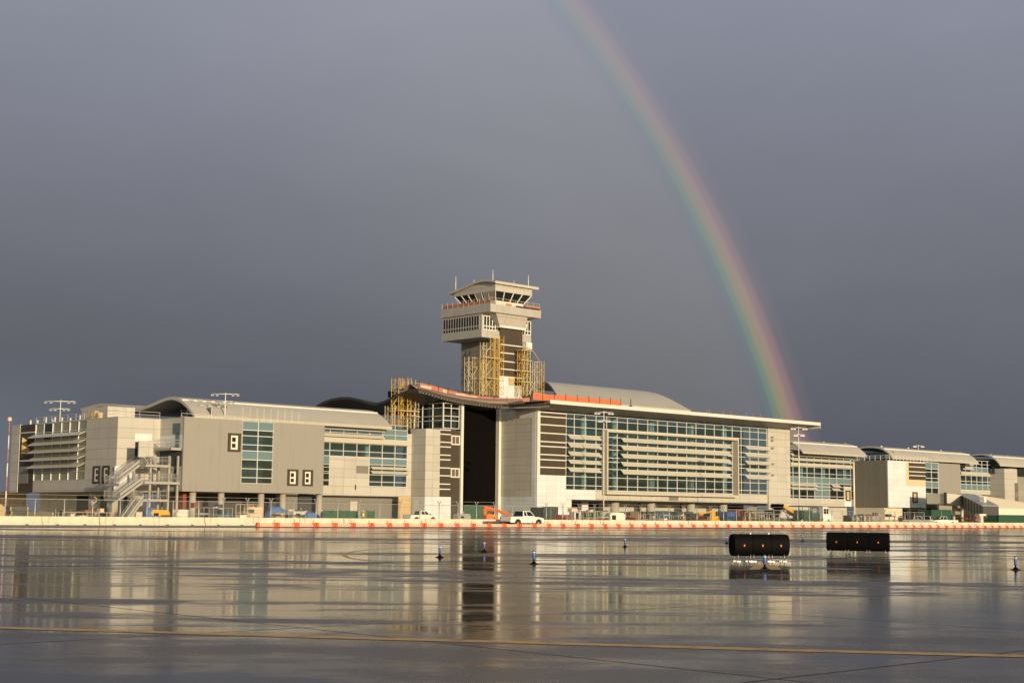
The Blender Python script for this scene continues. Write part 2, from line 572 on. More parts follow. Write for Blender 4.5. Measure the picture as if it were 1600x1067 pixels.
class B:
    """a building whose parts are given in airport coordinates (u, w, z)"""
    def __init__(s, name, u, w, label, cat):
        s.u, s.w = u, w
        s.root = thing(name, P(u, w), label, cat, PHI)

    def part(s, name, mb, mat, parent=None, label=None, bevel=0.0):
        mb.v = [(a - s.u, b - s.w, c) for a, b, c in mb.v]
        return part(name, mb, mat, parent or s.root, label, bevel)


def structure(name, pts, z, mat):
    mb = MB().add([(p[0], p[1], z) for p in pts], [tuple(range(len(pts)))])
    return tag(part(name, mb, mat), kind='structure')


# ================================================================== THE GROUND
structure('ground', [(-3000, -600), (3000, -600), (3000, 3400), (-3000, 3400)], 0.0, 'wet_apron')
WB, WR = 136.5, 126.5                  # lines of the concrete barriers and of the low barricades
structure('road', [P(-60, 118.0), P(420, 118.0), P(420, 123.2), P(-60, 123.2)], 0.004, 'asphalt_band')
structure('pavement', [P(-60, 123.2), P(420, 123.2), P(420, 150), P(-60, 150)], 0.004, 'service_concrete')
structure('terrain', [P(-60, 150), P(420, 150), P(420, 420), P(-60, 420)], 0.004, 'yard_ground')


def ribbon(name, pix, width, mat, z=.004):
    pts = [G(*p) for p in pix]
    rows = [[], []]
    for i, p in enumerate(pts):
        d = (pts[min(i + 1, len(pts) - 1)] - pts[max(i - 1, 0)]).normalized()
        nrm = Vector((-d.y, d.x, 0)) * width / 2
        rows[0].append(p + nrm)
        rows[1].append(p - nrm)
    n = len(pts)
    mb = MB().add([(q.x, q.y, z) for q in rows[0] + rows[1]], [(i, i + 1, n + i + 1, n + i) for i in range(n - 1)])
    return tag(part(name, mb, mat), kind='structure')


ribbon('taxi_line', [(-120, 977), (200, 986), (500, 995), (800, 1003), (1200, 1014.5), (1720, 1028)], .30, 'yellow_paint')
def smoothpts(p, k=5):
    out = []
    for i in range(len(p) - 1):
        p0, p1, p2, p3 = p[max(i - 1, 0)], p[i], p[i + 1], p[min(i + 2, len(p) - 1)]
        for j in range(k):
            t = j / k
            out.append(tuple(.5 * ((2 * b) + (-a + c) * t + (2 * a - 5 * b + 4 * c - d) * t * t + (-a + 3 * b - 3 * c + d) * t ** 3) for a, b, c, d in zip(p0, p1, p2, p3)))
    return out + [p[-1]]
ribbon('taxi_line', smoothpts([(1000, 862), (900, 861.5), (792, 859.5), (700, 856), (640, 856), (590, 857.5), (552, 861.5), (538, 866), (548, 871.5), (585, 876), (640, 878), (720, 879), (860, 880), (1080, 880)]), .16, 'yellow_paint')
ribbon('taxi_line', smoothpts([(640, 884), (760, 885), (1000, 881), (1300, 884), (1700, 890)]), .12, 'yellow_paint')
ribbon('taxi_line', smoothpts([(690, 868), (800, 869.5), (1000, 871), (1200, 872)]), .12, 'yellow_paint')
ribbon('pavement_joint', [(0, 885), (400, 881), (760, 876), (1100, 872.5), (1620, 868)], .30, 'tar_seal', .004)
ribbon('pavement_joint', [(860, 853), (1000, 853.5), (1130, 853.5)], .5, 'tar_seal', .004)
#PART2
# ================================================================== BUILDINGS
def bx(mb, ax, a0, a1, d0, d1, z0, z1):
    return mb.box(a0, a1, d0, d1, z0, z1) if ax == 'u' else mb.box(d0, d1, a0, a1, z0, z1)


def curtain(b, ax, c, As, Zs, teal=(), mw=.10,  name='window', gl='clear_glass', dark=()):
    """glazed wall on the plane c with mullions at As and transoms at Zs; teal = set of (column,row) spandrels"""
    As, Zs = sorted(As), sorted(Zs)
    mw *= .72
    gp_ = [(As[0], Zs[0]), (As[-1], Zs[0]), (As[-1], Zs[-1]), (As[0], Zs[-1])]
    g = MB().add([(a_, c + .10, z_) if ax == 'u' else (c + .10, a_, z_) for a_, z_ in gp_], [(0, 1, 2, 3)])
    win = b.part(name, g, gl)
    f = MB()
    for a in As:
        bx(f, ax, a - mw / 2, a + mw / 2, c - .05, c + .14, Zs[0] - mw / 2, Zs[-1] + mw / 2)
    for z in Zs:
        for a0, a1 in zip(As, As[1:]):
            bx(f, ax, a0 + mw / 2, a1 - mw / 2, c - .04, c + .14, z - mw / 2, z + mw / 2)
    b.part('frame', f, 'white_metal', win)
    for cells, nm, mt in ((teal, 'spandrel', 'teal_glass'), (dark, 'blind_pane', 'dark_glass')):
        if cells:
            t = MB()
            for i, j in cells:
                if i < len(As) - 1 and j < len(Zs) - 1:
                    bx(t, ax, As[i] + mw / 2, As[i + 1] - mw / 2, c + .04, c + .09, Zs[j] + mw / 2, Zs[j + 1] - mw / 2)
            b.part(nm, t, mt, win)
    return win


def louver(b, ax, c, a0, a1, ztop, h=.62, out=.75, back=False):
    """slanted sun-shade blade hung from a glazed wall, with end brackets"""
    mb = MB()
    th = .07
    pr = [(c - .12, ztop), (c - .12 - out, ztop - h), (c - .12 - out, ztop - h - th), (c - .12, ztop - th)]
    if ax == 'u':
        vs = [(a0, p, z) for p, z in pr] + [(a1, p, z) for p, z in pr]
    else:
        vs = [(p, a0, z) for p, z in pr] + [(p, a1, z) for p, z in pr]
    mb.add(vs, [(0, 1, 2, 3), (7, 6, 5, 4), (0, 4, 5, 1), (1, 5, 6, 2), (2, 6, 7, 3), (3, 7, 4, 0)])
    n = max(2, int(abs(a1 - a0) / 5) + 1)
    for i in range(n):
        a = a0 + (a1 - a0) * (.06 + .88 * i / (n - 1))
        q = [(c + .0, ztop - .25), (c - .12 - out * .8, ztop - h * .8 - .1)]
        if ax == 'u':
            mb.tube((a, q[0][0], q[0][1]), (a, q[1][0], q[1][1]), .035, 4)
        else:
            mb.tube((q[0][0], a, q[0][1]), (q[1][0], a, q[1][1]), .035, 4)
    return b.part('louver', mb, 'louver_metal')


def framed_window(b, ax, c, a0, a1, z0, z1, kind='two', name='window'):
    """unfinished opening: dark frame, pale lining, two dark panes"""
    fr = MB()
    t = (a1 - a0) * .22
    tz = (z1 - z0) * .12
    bx(fr, ax, a0, a0 + t, c - .10, c + .12, z0, z1)
    bx(fr, ax, a1 - t, a1, c - .10, c + .12, z0, z1)
    bx(fr, ax, a0 + t, a1 - t, c - .10, c + .12, z0, z0 + tz)
    bx(fr, ax, a0 + t, a1 - t, c - .10, c + .12, z1 - tz, z1)
    win = b.part(name, fr, 'brown_sheathing', label='window opening with a dark frame')
    ln = bx(MB(), ax, a0 + t, a1 - t, c - .03, c + .05, z0 + tz, z1 - tz)
    b.part('lining', ln, 'sign_white' if kind == 'two' else 'plywood', win)
    p = MB()
    ia, ib = a0 + t, a1 - t
    wd = ib - ia
    hz = (z1 - z0 - 2 * tz)
    zb = z0 + tz
    if kind == 'two':
        bx(p, ax, ia + wd * .18, ia + wd * .68, c - .05, c - .035, zb + hz * .14, zb + hz * .42)
        bx(p, ax, ia + wd * .18, ia + wd * .68, c - .05, c - .035, zb + hz * .55, zb + hz * .86)
        b.part('pane', p, 'dark_glass', win)
    return win


def rail(mb, pts, h=1.07, post=1.6, r=.03, infill=0.0):
    """handrail along points (u,w,z of the floor)"""
    for a, b in zip(pts, pts[1:]):
        a, b = Vector(a), Vector(b)
        L = (b - a).length
        for k in (1.0, .55):
            mb.tube(a + Vector((0, 0, h * k)), b + Vector((0, 0, h * k)), r, 4)
        n = max(1, round(L / post))
        for i in range(n + 1):
            p = a.lerp(b, i / n)
            mb.tube(p, p + Vector((0, 0, h)), r, 4)
        if infill:
            n = max(1, round(L / infill))
            for i in range(n + 1):
                p = a.lerp(b, i / n)
                mb.tube(p + Vector((0, 0, .1)), p + Vector((0, 0, h)), r * .5, 4)


def wave_roof(b, u0, u1, prof, mat='roof_beige', soffit=True, thick=.35, nu=2, name='roof'):
    """standing-seam roof: (w,z) profile swept along u"""
    rows = [[(u0 + (u1 - u0) * i / (nu - 1), w_, z_) for w_, z_ in prof] for i in range(nu)]
    r = b.part(name, MB().sheet(rows, (0, 0, -thick)), mat)
    k_ = min(3, len(prof) - 2)
    b.part('ridge_highlight', MB().box(u0 + .1, u1 - .1, prof[k_][0] - .16, prof[k_][0] + .16, prof[k_][1] - .1, prof[k_][1] + .12), 'white_metal', r)  # white strip on the roof fold, standing in for its highlight
    if soffit:
        rows = [[(u, w_, z_ - thick - .01) for (u, w_, z_) in row] for row in rows]
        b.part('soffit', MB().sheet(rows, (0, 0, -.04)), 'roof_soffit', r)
    return r


# ------------------------------------------------------------------ office pavilion (far left)
wP, wX, wL = 188.5, 182.0, 197.0
uP = FU(wP, 178.5)
ux0 = FU(wX, 283.0)
ux1 = FU(wX, 504.0)
zTop, zBot = 14.75, 4.3
def Sw(px, py=700): return S(uP, px, py)[0]
def Sz(px, py): return S(uP, px, py)[1]
wPb = Sw(17.5)
b = B('office_building', uP, wP, 'cream panelled block with slanted louvers and an open stair on its flank', 'building')
uPe = ux0                                 # meets the taupe block's side
zp0, zp1 = Sz(178, 767.5), Sz(178, 651)
body = MB()
wg0, wg1 = Sw(134), Sw(54)               # glazed band on the left side
zg0, zg1 = Sz(134, 749), Sz(134, 656.5)
wb0, wb1 = wg1, Sw(30)                   # brown bay
body.box(uP, uP + .4, wP, wg0, zp0, zp1)
body.box(uP, uP + .4, wg0, wg1, zp0, zg0)
body.box(uP, uP + .4, wg0, wg1, zg1, zp1)
body.box(uP, uP + .4, wb1, wPb, zp0, zp1)
body.box(uP + .4, uPe, wP, wP + .4, zp0, zp1)
body.box(uP + .4, uPe + 14, wP + .4, wPb, zp0, zp0 + .35)
body.box(uP + .4, uPe + 14, wP + .4, wPb, zp1 - .5, zp1 - .2)
body.box(uPe, uPe + 14, wPb - .4, wPb, zp0 + .35, zp1 - .5)
b.part('wall', body, 'cream_panel')
b.part('ground_floor_wall', MB().box(uP + 5, uP + 5.3, wP + 4, wPb, 0, zp0).box(uP + 5.3, uPe, wP + 4, wP + 4.3, 0, zp0), 'concrete')
for x0, x1 in ((76, 97), (112, 122), (148, 166)):
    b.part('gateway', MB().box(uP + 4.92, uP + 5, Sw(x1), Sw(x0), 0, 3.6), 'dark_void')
# brown bay with window
bb = MB()
hz0, hz1 = Sz(37, 708), Sz(37, 682.5)
hw0, hw1 = Sw(47), Sw(33.5)
bb.box(uP + .02, uP + .42, wb0, wb1, zp0, hz0)
bb.box(uP + .02, uP + .42, wb0, wb1, hz1, zp1 - .1)
bb.box(uP + .02, uP + .42, wb0, hw0, hz0, hz1)
bb.box(uP + .02, uP + .42, hw1 + .002, wb1, hz0, hz1)
bb.box(uP + .9, uP + 1.0, hw0 - .3, hw1, hz0, hz1)
bay = b.part('brown_bay', bb, 'brown_sheathing')
tr = MB()
for y in (676, 719.5):
    z = Sz(40, y)
    tr.box(uP - .06, uP + .01, wb0, wb1, z - .08, z + .08)
tr.box(uP - .06, uP + .01, wb1 - .12, wb1, zp0, zp1)
b.part('trim', tr, 'white_metal', bay)
b.part('warm_panel', MB().box(uP + .03, uP + .88, hw1 - .05, hw1, hz0 + .01, hz1 - .01), 'tan_board', bay)
b.part('warm_panel', MB().hexa([(uP + .10, hw1 - .8, hz0 + .01), (uP + .85, hw1 - 1.6, hz0 + .01), (uP + .85, hw1 - .06, hz0 + .01), (uP + .10, hw1 - .06, hz0 + .01), (uP + .10, hw1 - .1, hz0 + 1.2), (uP + .85, hw1 - .15, hz0 + 1.2), (uP + .85, hw1 - .06, hz0 + 1.2), (uP + .10, hw1 - .06, hz0 + 1.2)]), 'plywood', bay)  # wedge whose shape imitates the sunlit triangle inside the opening
b.part('grey_panel', MB().box(uP - .05, uP + .01, Sw(46), Sw(31.5), Sz(38, 755), Sz(38, 728)), 'soffit_panel', bay)
# glazing
As = [Sw(x) for x in (54, 67, 80.5, 94, 107, 121, 134)]
Zs = [zg0, Sz(134, 736)] + [Sz(134, y) for y in (722, 709, 697, 684, 671)] + [zg1]
curtain(b, 'w', uP + .05, As, Zs, gl='reflection_glass', dark=[(4, 5), (4, 6)])
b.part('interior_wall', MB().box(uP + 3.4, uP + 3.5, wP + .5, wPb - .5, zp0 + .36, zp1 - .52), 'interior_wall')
for y in (676.5, 689, 701.5, 714, 726):
    louver(b, 'w', uP, Sw(134.5), Sw(54), Sz(134, y - 3), h=.55, out=1.15)
for x0, x1 in ((147.5, 158.5), (162, 173.5)):
    framed_window(b, 'w', uP, Sw(x1), Sw(x0), Sz(160, 755), Sz(160, 727.5))
# front face details (low white boards, doors in the notch)
b.part('sheathing_patch', MB().box(FU(wP, 176), FU(wP, 206), wP - .06, wP - .005, zp0 + .01, FZ(wP, 190, 728)), 'white_board')
fr = MB().box(FU(wP, 206), FU(wP, 233), wP - .06, wP - .005, FZ(wP, 215, 690), FZ(wP, 215, 677))
b.part('sheathing_patch', fr, 'white_board')
dr = MB().box(FU(wP, 207), FU(wP, 213), wP - .08, wP - .01, FZ(wP, 210, 722), FZ(wP, 210, 690))
b.part('door', dr, 'dark_void')
for x in (138, 170.5):
    b.part('column', MB().box(uP + .6, uP + 1.5, Sw(x) - .4, Sw(x) + .4, 0, zp0), 'column_concrete')
for u_ in (uP + 3, uP + 9):
    b.part('column', MB().box(u_, u_ + .9, wP + 1, wP + 1.9, 0, zp0), 'column_concrete')
rl = MB()
rail(rl, [(uP + .3, Sw(52), zp1), (uP + .3, wP + .3, zp1), (uPe, wP + .3, zp1)], post=2.6, r=.022, h=.9)
for x in (39, 50, 63, 74, 77, 88, 101, 116):
    rl.box(uP + .6, uP + .8, Sw(x) - .10, Sw(x) + .10, zp1, zp1 + random.uniform(.4, 1.1))
b.part('railing', rl, 'sign_white')
# penthouse
uN = uP + 3.0
wn0, wn1 = S(uN, 168, 640)[0], S(uN, 128, 640)[0]
zn = S(uN, 168, 634.5)[1]
un1 = F(wn0, 211, 640)[0]
b.part('penthouse', MB().box(uN, un1, wn0, wn1, zp1 - .3, zn), 'pale_panel')
for x in (144, 149, 155):
    wq = S(uP + 1.5, x, 645)[0]
    b.part('roof_equipment', MB().box(uP + 1.2, uP + 1.9, wq - .35, wq + .35, zp1, zp1 + random.uniform(.9, 1.7)), 'tan_board')

# ------------------------------------------------------------------ open steel staircase in the notch
wS0 = wX + .6
def Fs(px, py, w=None): return F(w or wS0, px, py)
st = B('open_staircase', FU(wS0, 230), wS0, 'pale steel staircase with landings climbing the side of the cream block', 'staircase')
lev = [FZ(wS0, 240, 816), FZ(wS0, 240, 779.5), FZ(wS0, 240, 752), FZ(wS0, 240, 725.5), FZ(wS0, 270, 699)]
uA, uM, uE = FU(wS0, 186), FU(wS0, 222), FU(wS0, 283)
def flight(u0, z0, u1, z1, w0, w1):
    n = max(4, int(abs(z1 - z0) / .19))
    mb = MB()
    for i in range(n):
        t = (i + .5) / n
        u, z = u0 + (u1 - u0) * t, z0 + (z1 - z0) * t
        mb.box(u - .17, u + .17, w0 + .08, w1 - .08, z - .03, z + .03)
        mb.box(u - .18, u - .15, w0 + .08, w1 - .08, z - .17, z - .03)
    for w_ in (w0, w1 - .08):
        mb.hexa([(u0, w_, z0 - .28), (u1, w_, z1 - .28), (u1, w_ + .08, z1 - .28), (u0, w_ + .08, z0 - .28), (u0, w_, z0 + .08), (u1, w_, z1 + .08), (u1, w_ + .08, z1 + .08), (u0, w_ + .08, z0 + .08)])
    o = st.part('flight', mb, 'stair_metal')
    r = MB()
    for w_ in (w0 + .04, w1 - .04):
        rail(r, [(u0, w_, z0), (u1, w_, z1)], post=1.1, r=.03, infill=.35)
        r.hexa([(u0, w_ - .015, z0 + .3), (u1, w_ - .015, z1 + .3), (u1, w_ + .015, z1 + .3), (u0, w_ + .015, z0 + .3), (u0, w_ - .015, z0 + .7), (u1, w_ - .015, z1 + .7), (u1, w_ + .015, z1 + .7), (u0, w_ + .015, z0 + .7)])
    st.part('handrail', r, 'galvanised', o)
def landing(u0, u1, w0, w1, z):
    o = st.part('landing', MB().box(u0, u1, w0, w1, z - .35, z), 'stair_metal')
    r = MB()
    rail(r, [(u0, w1, z), (u0, w0, z), (u1, w0, z)], post=1.3, r=.035, infill=.22)
    st.part('handrail', r, 'galvanised', o)
wa, wb_, wc = wS0, wS0 + 1.7, wS0 + 3.4
uq0, uq1 = FU(wS0, 224), FU(wS0, 263)
flight(FU(wS0, 200), 0.05, uq0, lev[1], wa, wb_)
landing(uq0, uq1, wa, wc, lev[1])
uM0 = FU(wS0, 196)
flight(FU(wS0, 187), FZ(wS0, 187, 778), FU(wS0, 222), lev[2], wa, wb_)
landing(FU(wS0, 224), FU(wS0, 279), wa, wc, lev[2])
flight(FU(wS0, 187), FZ(wS0, 187, 755), FU(wS0, 225), lev[3], wa + 1.7, wb_ + 1.7)
landing(FU(wS0, 184), FU(wS0, 190), wa, wc + .6, FZ(wS0, 187, 755))
landing(FU(wS0, 184), FU(wS0, 190), wa, wc + .6, FZ(wS0, 187, 778))
landing(FU(wS0, 225), FU(wS0, 264), wa, wc, lev[3])
flight(FU(wS0, 252), lev[3], FU(wS0, 239), FZ(wS0, 239, 700), wb_, wc)
landing(FU(wS0, 264), FU(wS0, 281), wa, wc + 1.5, lev[4])
scr = st.part('stair_screen', MB().box(FU(wS0, 214), FU(wS0, 237), wS0 + .2, wS0 + .4, FZ(wS0, 225, 714), FZ(wS0, 225, 688.5)), 'cream_panel')
for x in (236, 265, 279):
    st.part('post', MB().box(FU(wS0, x) - .14, FU(wS0, x) + .14, wS0 + .5, wS0 + .8, 0, FZ(wS0, x, 688 if x == 236 else 712)), 'stair_metal')
for x in (224, 263):
    st.part('post', MB().box(FU(wS0, x) - .12, FU(wS0, x) + .12, wc - .5, wc - .25, 0, lev[3]), 'stair_metal')

# ------------------------------------------------------------------ left concourse wing: taupe block, glazed recess, curved roof
b = B('concourse_wing', ux0, wX, 'concourse wing with a plain taupe block and a long curved roof, left of the tower', 'building')
zx0, zx1 = FZ(wX, 283, 767.2), FZ(wX, 283, 651)
us = [FU(wX, x) for x in (375, 400, 424)]
zs = [FZ(wX, 375, y) for y in (754.5, 745.5, 731.6, 717.4, 703.5, 694, 680, 671, 657.3)]
bxm = MB()
bxm.box(ux0, us[0], wX, wX + .4, zx0, zx1)
bxm.box(us[-1], ux1, wX, wX + .4, zx0, zx1)
bxm.box(us[0], us[-1], wX, wX + .4, zx0, zs[0])
bxm.box(us[0], us[-1], wX, wX + .4, zs[-1], zx1)
bxm.box(ux1 - .4, ux1, wX + .4, wL, zx0, zx1)
bxm.box(ux0 + .4, ux1 - .4, wX + .4, wL, zx0, zx0 + .3)
bxm.box(ux0 + .4, ux1 - .4, wX + .4, wL, zx1 - .45, zx1 - .15)
b.part('wall', bxm, 'taupe_panel')
# side wall of the block in the notch
sd_ = MB().box(ux0, ux0 + .4, wX + .4, wP + 12, zx0, FZ(wX, 283, 728)).box(ux0, ux0 + .4, wX + .4, wP + 12, FZ(wX, 283, 700), zx1)
b.part('side_wall', sd_, 'cream_panel')
b.part('sheathing_patch', MB().box(ux0 - .03, ux0 + .38, wX + .4, wP, FZ(wX, 283, 700), FZ(wX, 283, 679)), 'white_board')
b.part('door_opening', MB().box(ux0 + .05, ux0 + .36, wX + .45, wP, FZ(wX, 283, 728), FZ(wX, 283, 700)), 'interior_dark')
dw = MB().box(ux0 - .06, ux0 - .035, wX + 1.0, wX + 3.0, FZ(wX, 283, 660), FZ(wX, 283, 677))
for z in (lev[2], lev[4]):
    dw.box(ux0 - .06, ux0 - .035, wX + 1.1, wX + 2.2, z, z + 2.2)
b.part('door', dw, 'green_glass')
w_ = curtain(b, 'u', wX + .05, us, zs, teal=[(i, j) for i in (0, 1) for j in (3, 7)], mw=.14)
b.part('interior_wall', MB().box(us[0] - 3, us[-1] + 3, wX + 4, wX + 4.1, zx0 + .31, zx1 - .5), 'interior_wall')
framed_window(b, 'u', wX, FU(wX, 352.3), FU(wX, 372.5), FZ(wX, 362, 705.5), FZ(wX, 362, 676.5))
framed_window(b, 'u', wX, FU(wX, 447.2), FU(wX, 464.2), FZ(wX, 455, 758.7), FZ(wX, 455, 733))
framed_window(b, 'u', wX, FU(wX, 471), FU(wX, 487.3), FZ(wX, 479, 759.2), FZ(wX, 479, 733.7))
for x in (300, 344.5, 407, 441, 498):
    c = MB()
    ww = wX + 1.2
    c.lathe((FU(ww, x), ww, 0), [(.48, 0), (.48, zx0)], 14)
    b.part('column', c, 'column_concrete')
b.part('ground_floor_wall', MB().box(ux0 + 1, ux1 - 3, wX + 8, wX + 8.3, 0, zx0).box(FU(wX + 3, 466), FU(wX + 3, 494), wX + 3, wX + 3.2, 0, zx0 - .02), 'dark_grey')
b.part('tan_room', MB().box(FU(wX + 2.6, 285), FU(wX + 2.6, 297), wX + 2.6, wX + 5, 0, zx0 - .02), 'rust_red')
rl = MB()
rail(rl, [(ux0 + .3, wX + 1.3, zx1 - .4), (ux0 + .3 + (ux1 - ux0) * .45, wX + 1.3, zx1 - .4)], post=2.4, r=.025, h=1.0)
for i in range(9):
    u_ = FU(wX + 5, 375 + i * 11)
    rl.tube((u_, wX + 5, zx1 - .2), (u_, wX + 5, zx1 + 2.3), .03, 4)
b.part('railing', rl, 'sign_white')
# recess facade
uR1 = FU(wL, 641.5)
uLs = ux1 - 2
zr0 = FZ(wL, 560, 774.6)
zr1 = FZ(wL, 504, 657)
zband = [FZ(wL, 504, y) for y in (690.4, 682.3)]
wl_ = MB()
xs = (504, 513, 534.6, 555.6, 575.4, 595.6, 615.5, 634.6)
ul = [uLs] + [FU(wL, x) for x in xs[1:]]
z_up0, z_up1 = FZ(wL, 504, 711.3), FZ(wL, 504, 690.4)
z_lo0 = FZ(wL, 634, 760.8)
wl_.box(ul[1], ul[4], wL, wL + .4, zr0, z_up0)
wl_.box(uLs, ul[1], wL, wL + .4, zr0, FZ(wL, 508, 758.5))
wl_.box(ul[4], ul[7], wL, wL + .4, zr0, z_lo0)
wl_.box(ul[7], uR1, wL, wL + .4, zr0, zr1 - 1.4)
b.part('wall', wl_, 'cream_panel')
b.part('fascia', MB().box(uLs, ul[7], wL - .5, wL + .3, zband[0] + .05, zband[1]), 'cream_metal')
zmid = FZ(wL, 504, 702.8)
curtain(b, 'u', wL + .03, ul, [z_up0, zmid, z_up1], mw=.12)
curtain(b, 'u', wL + .03, ul[4:], [z_lo0, FZ(wL, 634, 754), FZ(wL, 634, 743), FZ(wL, 634, 733), FZ(wL, 634, 727.8), z_up0 - .12], teal=[(0, 4), (1, 4), (2, 4)], mw=.12)
curtain(b, 'u', wL + .03, ul[:2], [FZ(wL, 508, y) for y in (758.5, 750.5, 749, 739, 736, 729.5, 725, 711.8)], dark=[(0, 0), (0, 2), (0, 4)], teal=[(0, 6)], mw=.08)
curtain(b, 'u', wL + .03, ul, [zband[1] + .05, FZ(wL, 504, 674), FZ(wL, 504, 665), FZ(wL, 504, 657.5)], teal=[(5, 0), (6, 0), (5, 1), (6, 1)], mw=.10)
ue = FU(wL - .5, 598)
for y in (665.2, 676.2):
    louver(b, 'u', wL - .1, uLs, ue, FZ(wL, 504, y - .6), h=.5, out=.55)
for y in (731.5, 738.0):
    louver(b, 'u', wL, ul[4] + .2, ul[7] + .15, FZ(wL, 634, y - 1.0), h=.40, out=.55)
b.part('vent', MB().box(FU(wL, 555.5), FU(wL, 573.8), wL - .06, wL - .005, FZ(wL, 565, 739.3), FZ(wL, 565, 727.6)), 'soffit_panel')
b.part('drain_spout', MB().box(FU(wL, 553.5), FU(wL, 555), wL - .12, wL - .005, FZ(wL, 554, 764.8), FZ(wL, 554, 757)), 'dark_grey')
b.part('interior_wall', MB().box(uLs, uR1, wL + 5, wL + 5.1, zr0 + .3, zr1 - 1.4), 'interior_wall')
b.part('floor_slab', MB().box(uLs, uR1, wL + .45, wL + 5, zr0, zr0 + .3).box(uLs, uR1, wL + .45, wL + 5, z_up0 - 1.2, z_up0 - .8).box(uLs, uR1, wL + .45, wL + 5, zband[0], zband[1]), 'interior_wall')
ic = MB()
for x in (571, 632):
    ic.lathe((FU(wL + 2, x), wL + 2, zr0 + .3), [(.45, 0), (.45, zband[0] - zr0 - .3)], 12)
b.part('interior_column', ic, 'interior_column')
b.part('ground_floor_wall', MB().box(uLs, FU(wL + 2, 622), wL + 2, wL + 2.3, 0, zr0 - .02), 'soffit_panel')
b.part('service_door', MB().box(FU(wL + 1.9, 547), FU(wL + 1.9, 558), wL + 1.9, wL + 1.99, 0, FZ(wL + 1.9, 550, 783)), 'cream_metal')
b.part('plywood_screen', MB().box(FU(wL - .4, 622), FU(wL - .4, 641), wL - .5, wL - .3, 0, zr0 - .01), 'tan_board')
# curved roof, front gable and the further hump
wE = 194.0
uG = FU(wE, 303)
uGe = FU(wE, 614.7)
prof = [S(uG, x, y) for x, y in ((304, 648), (299, 641.5), (292, 632.5), (283, 624.5), (276, 621), (268, 619.5), (258, 621.5), (247, 626), (235, 631.5), (222, 636), (209, 637.5), (196, 635.5), (183, 632.5), (170, 630.5), (158, 630), (148, 632), (138, 635), (126, 638))]
wave_roof(b, uG, uGe, prof, 'roof_beige_fine', thick=.45)
b.part('gable_glass', MB().box(uG + 3.0, uG + 3.1, wE + .8, prof[6][0], zx1 - .5, FZ(wE, 303, 634)), 'green_glass')
gm = MB()
for k in range(6):
    ww = wE + .8 + (prof[6][0] - wE - .8) * k / 5
    gm.box(uG + 2.9, uG + 3.0, ww - .07, ww + .07, zx1 - .5, FZ(wE, 303, 634))
b.part('gable_frame', gm, 'white_metal')
b.part('roof_deck', MB().box(ux0, uGe, wX + 15, prof[-1][0], zx1 - 1.2, zx1 - .9), 'dark_grey')
for k in range(7):
    q = prof[2 if k % 2 else 3]
    u_ = FU(wE, 318 + k * 7)
    b.part('roof_hatch', MB().box(u_ - .45, u_ + .45, q[0] - .3, q[0] + .4, q[1] - .1, q[1] + .16), 'galvanised')
# clerestory behind the block under the eave
cl = MB().box(uG + 3.2, uLs, wE + 1.6, wE + 1.7, zx1 - .4, prof[0][1] - .3)
b.part('clerestory', cl, 'dark_glass')

# ------------------------------------------------------------------ central hall
wM, wB, wK = 185.0, 193.5, 195.3
uC = FU(wM, 838.5)
h = B('terminal_hall', uC, wM, 'tall glazed hall with a projecting picture frame of sun louvers under a flat canopy', 'building')
b = h
zM0 = FZ(wM, 884, 780)
def mu(x): return FU(wM, x)
def mz(y, x=884): return FZ(wM, x, y)
z0, z1 = mz(764.5), mz(645.8)
# glass wall
n = 25
uG0, uG1 = mu(884), mu(1199.5)
u1_ = mu(897)
As = [uG0, u1_]
k = (uG1 - u1_) / 2.83
kn = round(k)
As += [u1_ + (uG1 - u1_) * i / kn for i in range(1, kn + 1)]
Zs = [mz(y) for y in (764.5, 757.5, 743.8, 730, 718.5, 711.8, 698.8, 691, 678.6, 666.2, 653.3, 645.8)]
curtain(b, 'u', wM + .05, As, Zs, mw=.14, name='curtain_wall')
zc = z1 + .15
wl_ = MB()
wl_.box(mu(930), uG1, wM, wM + .4, zM0, z0 - .07)
b.part('wall', wl_, 'pale_panel')
b.part('sheathing_patch', MB().box(uG0, mu(930), wM - .02, wM + .38, zM0 + .01, z0 - .07), 'white_board')
b.part('sheathing_patch', MB().box(uC, uG0, wM - .02, wM + .38, 0, mz(743)), 'white_board')
br = b.part('brown_bay', MB().box(mu(843), uG0 - .07, wM + .02, wM + .4, mz(743) + .01, zc), 'brown_sheathing')
tr = MB()
for y in (643.4, 650, 662.8, 675.8, 689.3, 696.6, 709.5, 717.5, 729.5):
    z = mz(y, 843)
    tr.box(mu(843), uG0 - .07, wM - .07, wM + .015, z - .10, z + .10)
b.part('slat', tr, 'white_metal', br)
b.part('corner_trim', MB().box(uC, mu(843), wM - .05, wM + .4, mz(743), zc + .5), 'white_metal')
uW1 = mu(1234)
b.part('end_wall', MB().box(uG1 + .07, uW1, wM - .25, wM + .3, 0, FZ(wM, 1215, 668.5)), 'pale_panel')
for y in (683, 688, 700, 725, 742):
    zz_ = FZ(wM, 1206, y)
    uu = FU(wM, 1205)
    b.part('wall_lamp', MB().box(uu - .3, uu + .35, wM - .85, wM - .3, zz_ - .18, zz_ + .18), 'galvanised')
# side wall towards the black opening
def hw(x, y=700): return S(uC, x, y)
wBk = hw(781)[0]
sdw = MB().box(uC, uC + .4, wM + .4, wBk, FZ(wM, 838, 776), zc + .6)
b.part('side_wall', sdw, 'cream_panel')
b.part('sheathing_patch', MB().box(uC - .03, uC + .4, wM + .38, wBk, 0, FZ(wM, 838, 776)).box(uC - .04, uC - .005, wM + .38, wM + 1.4, FZ(wM, 838, 776), zc + .5).box(uC - .05, uC - .005, wM + 1.4, wBk, FZ(wM, 838, 652), FZ(wM, 838, 640)), 'white_board')
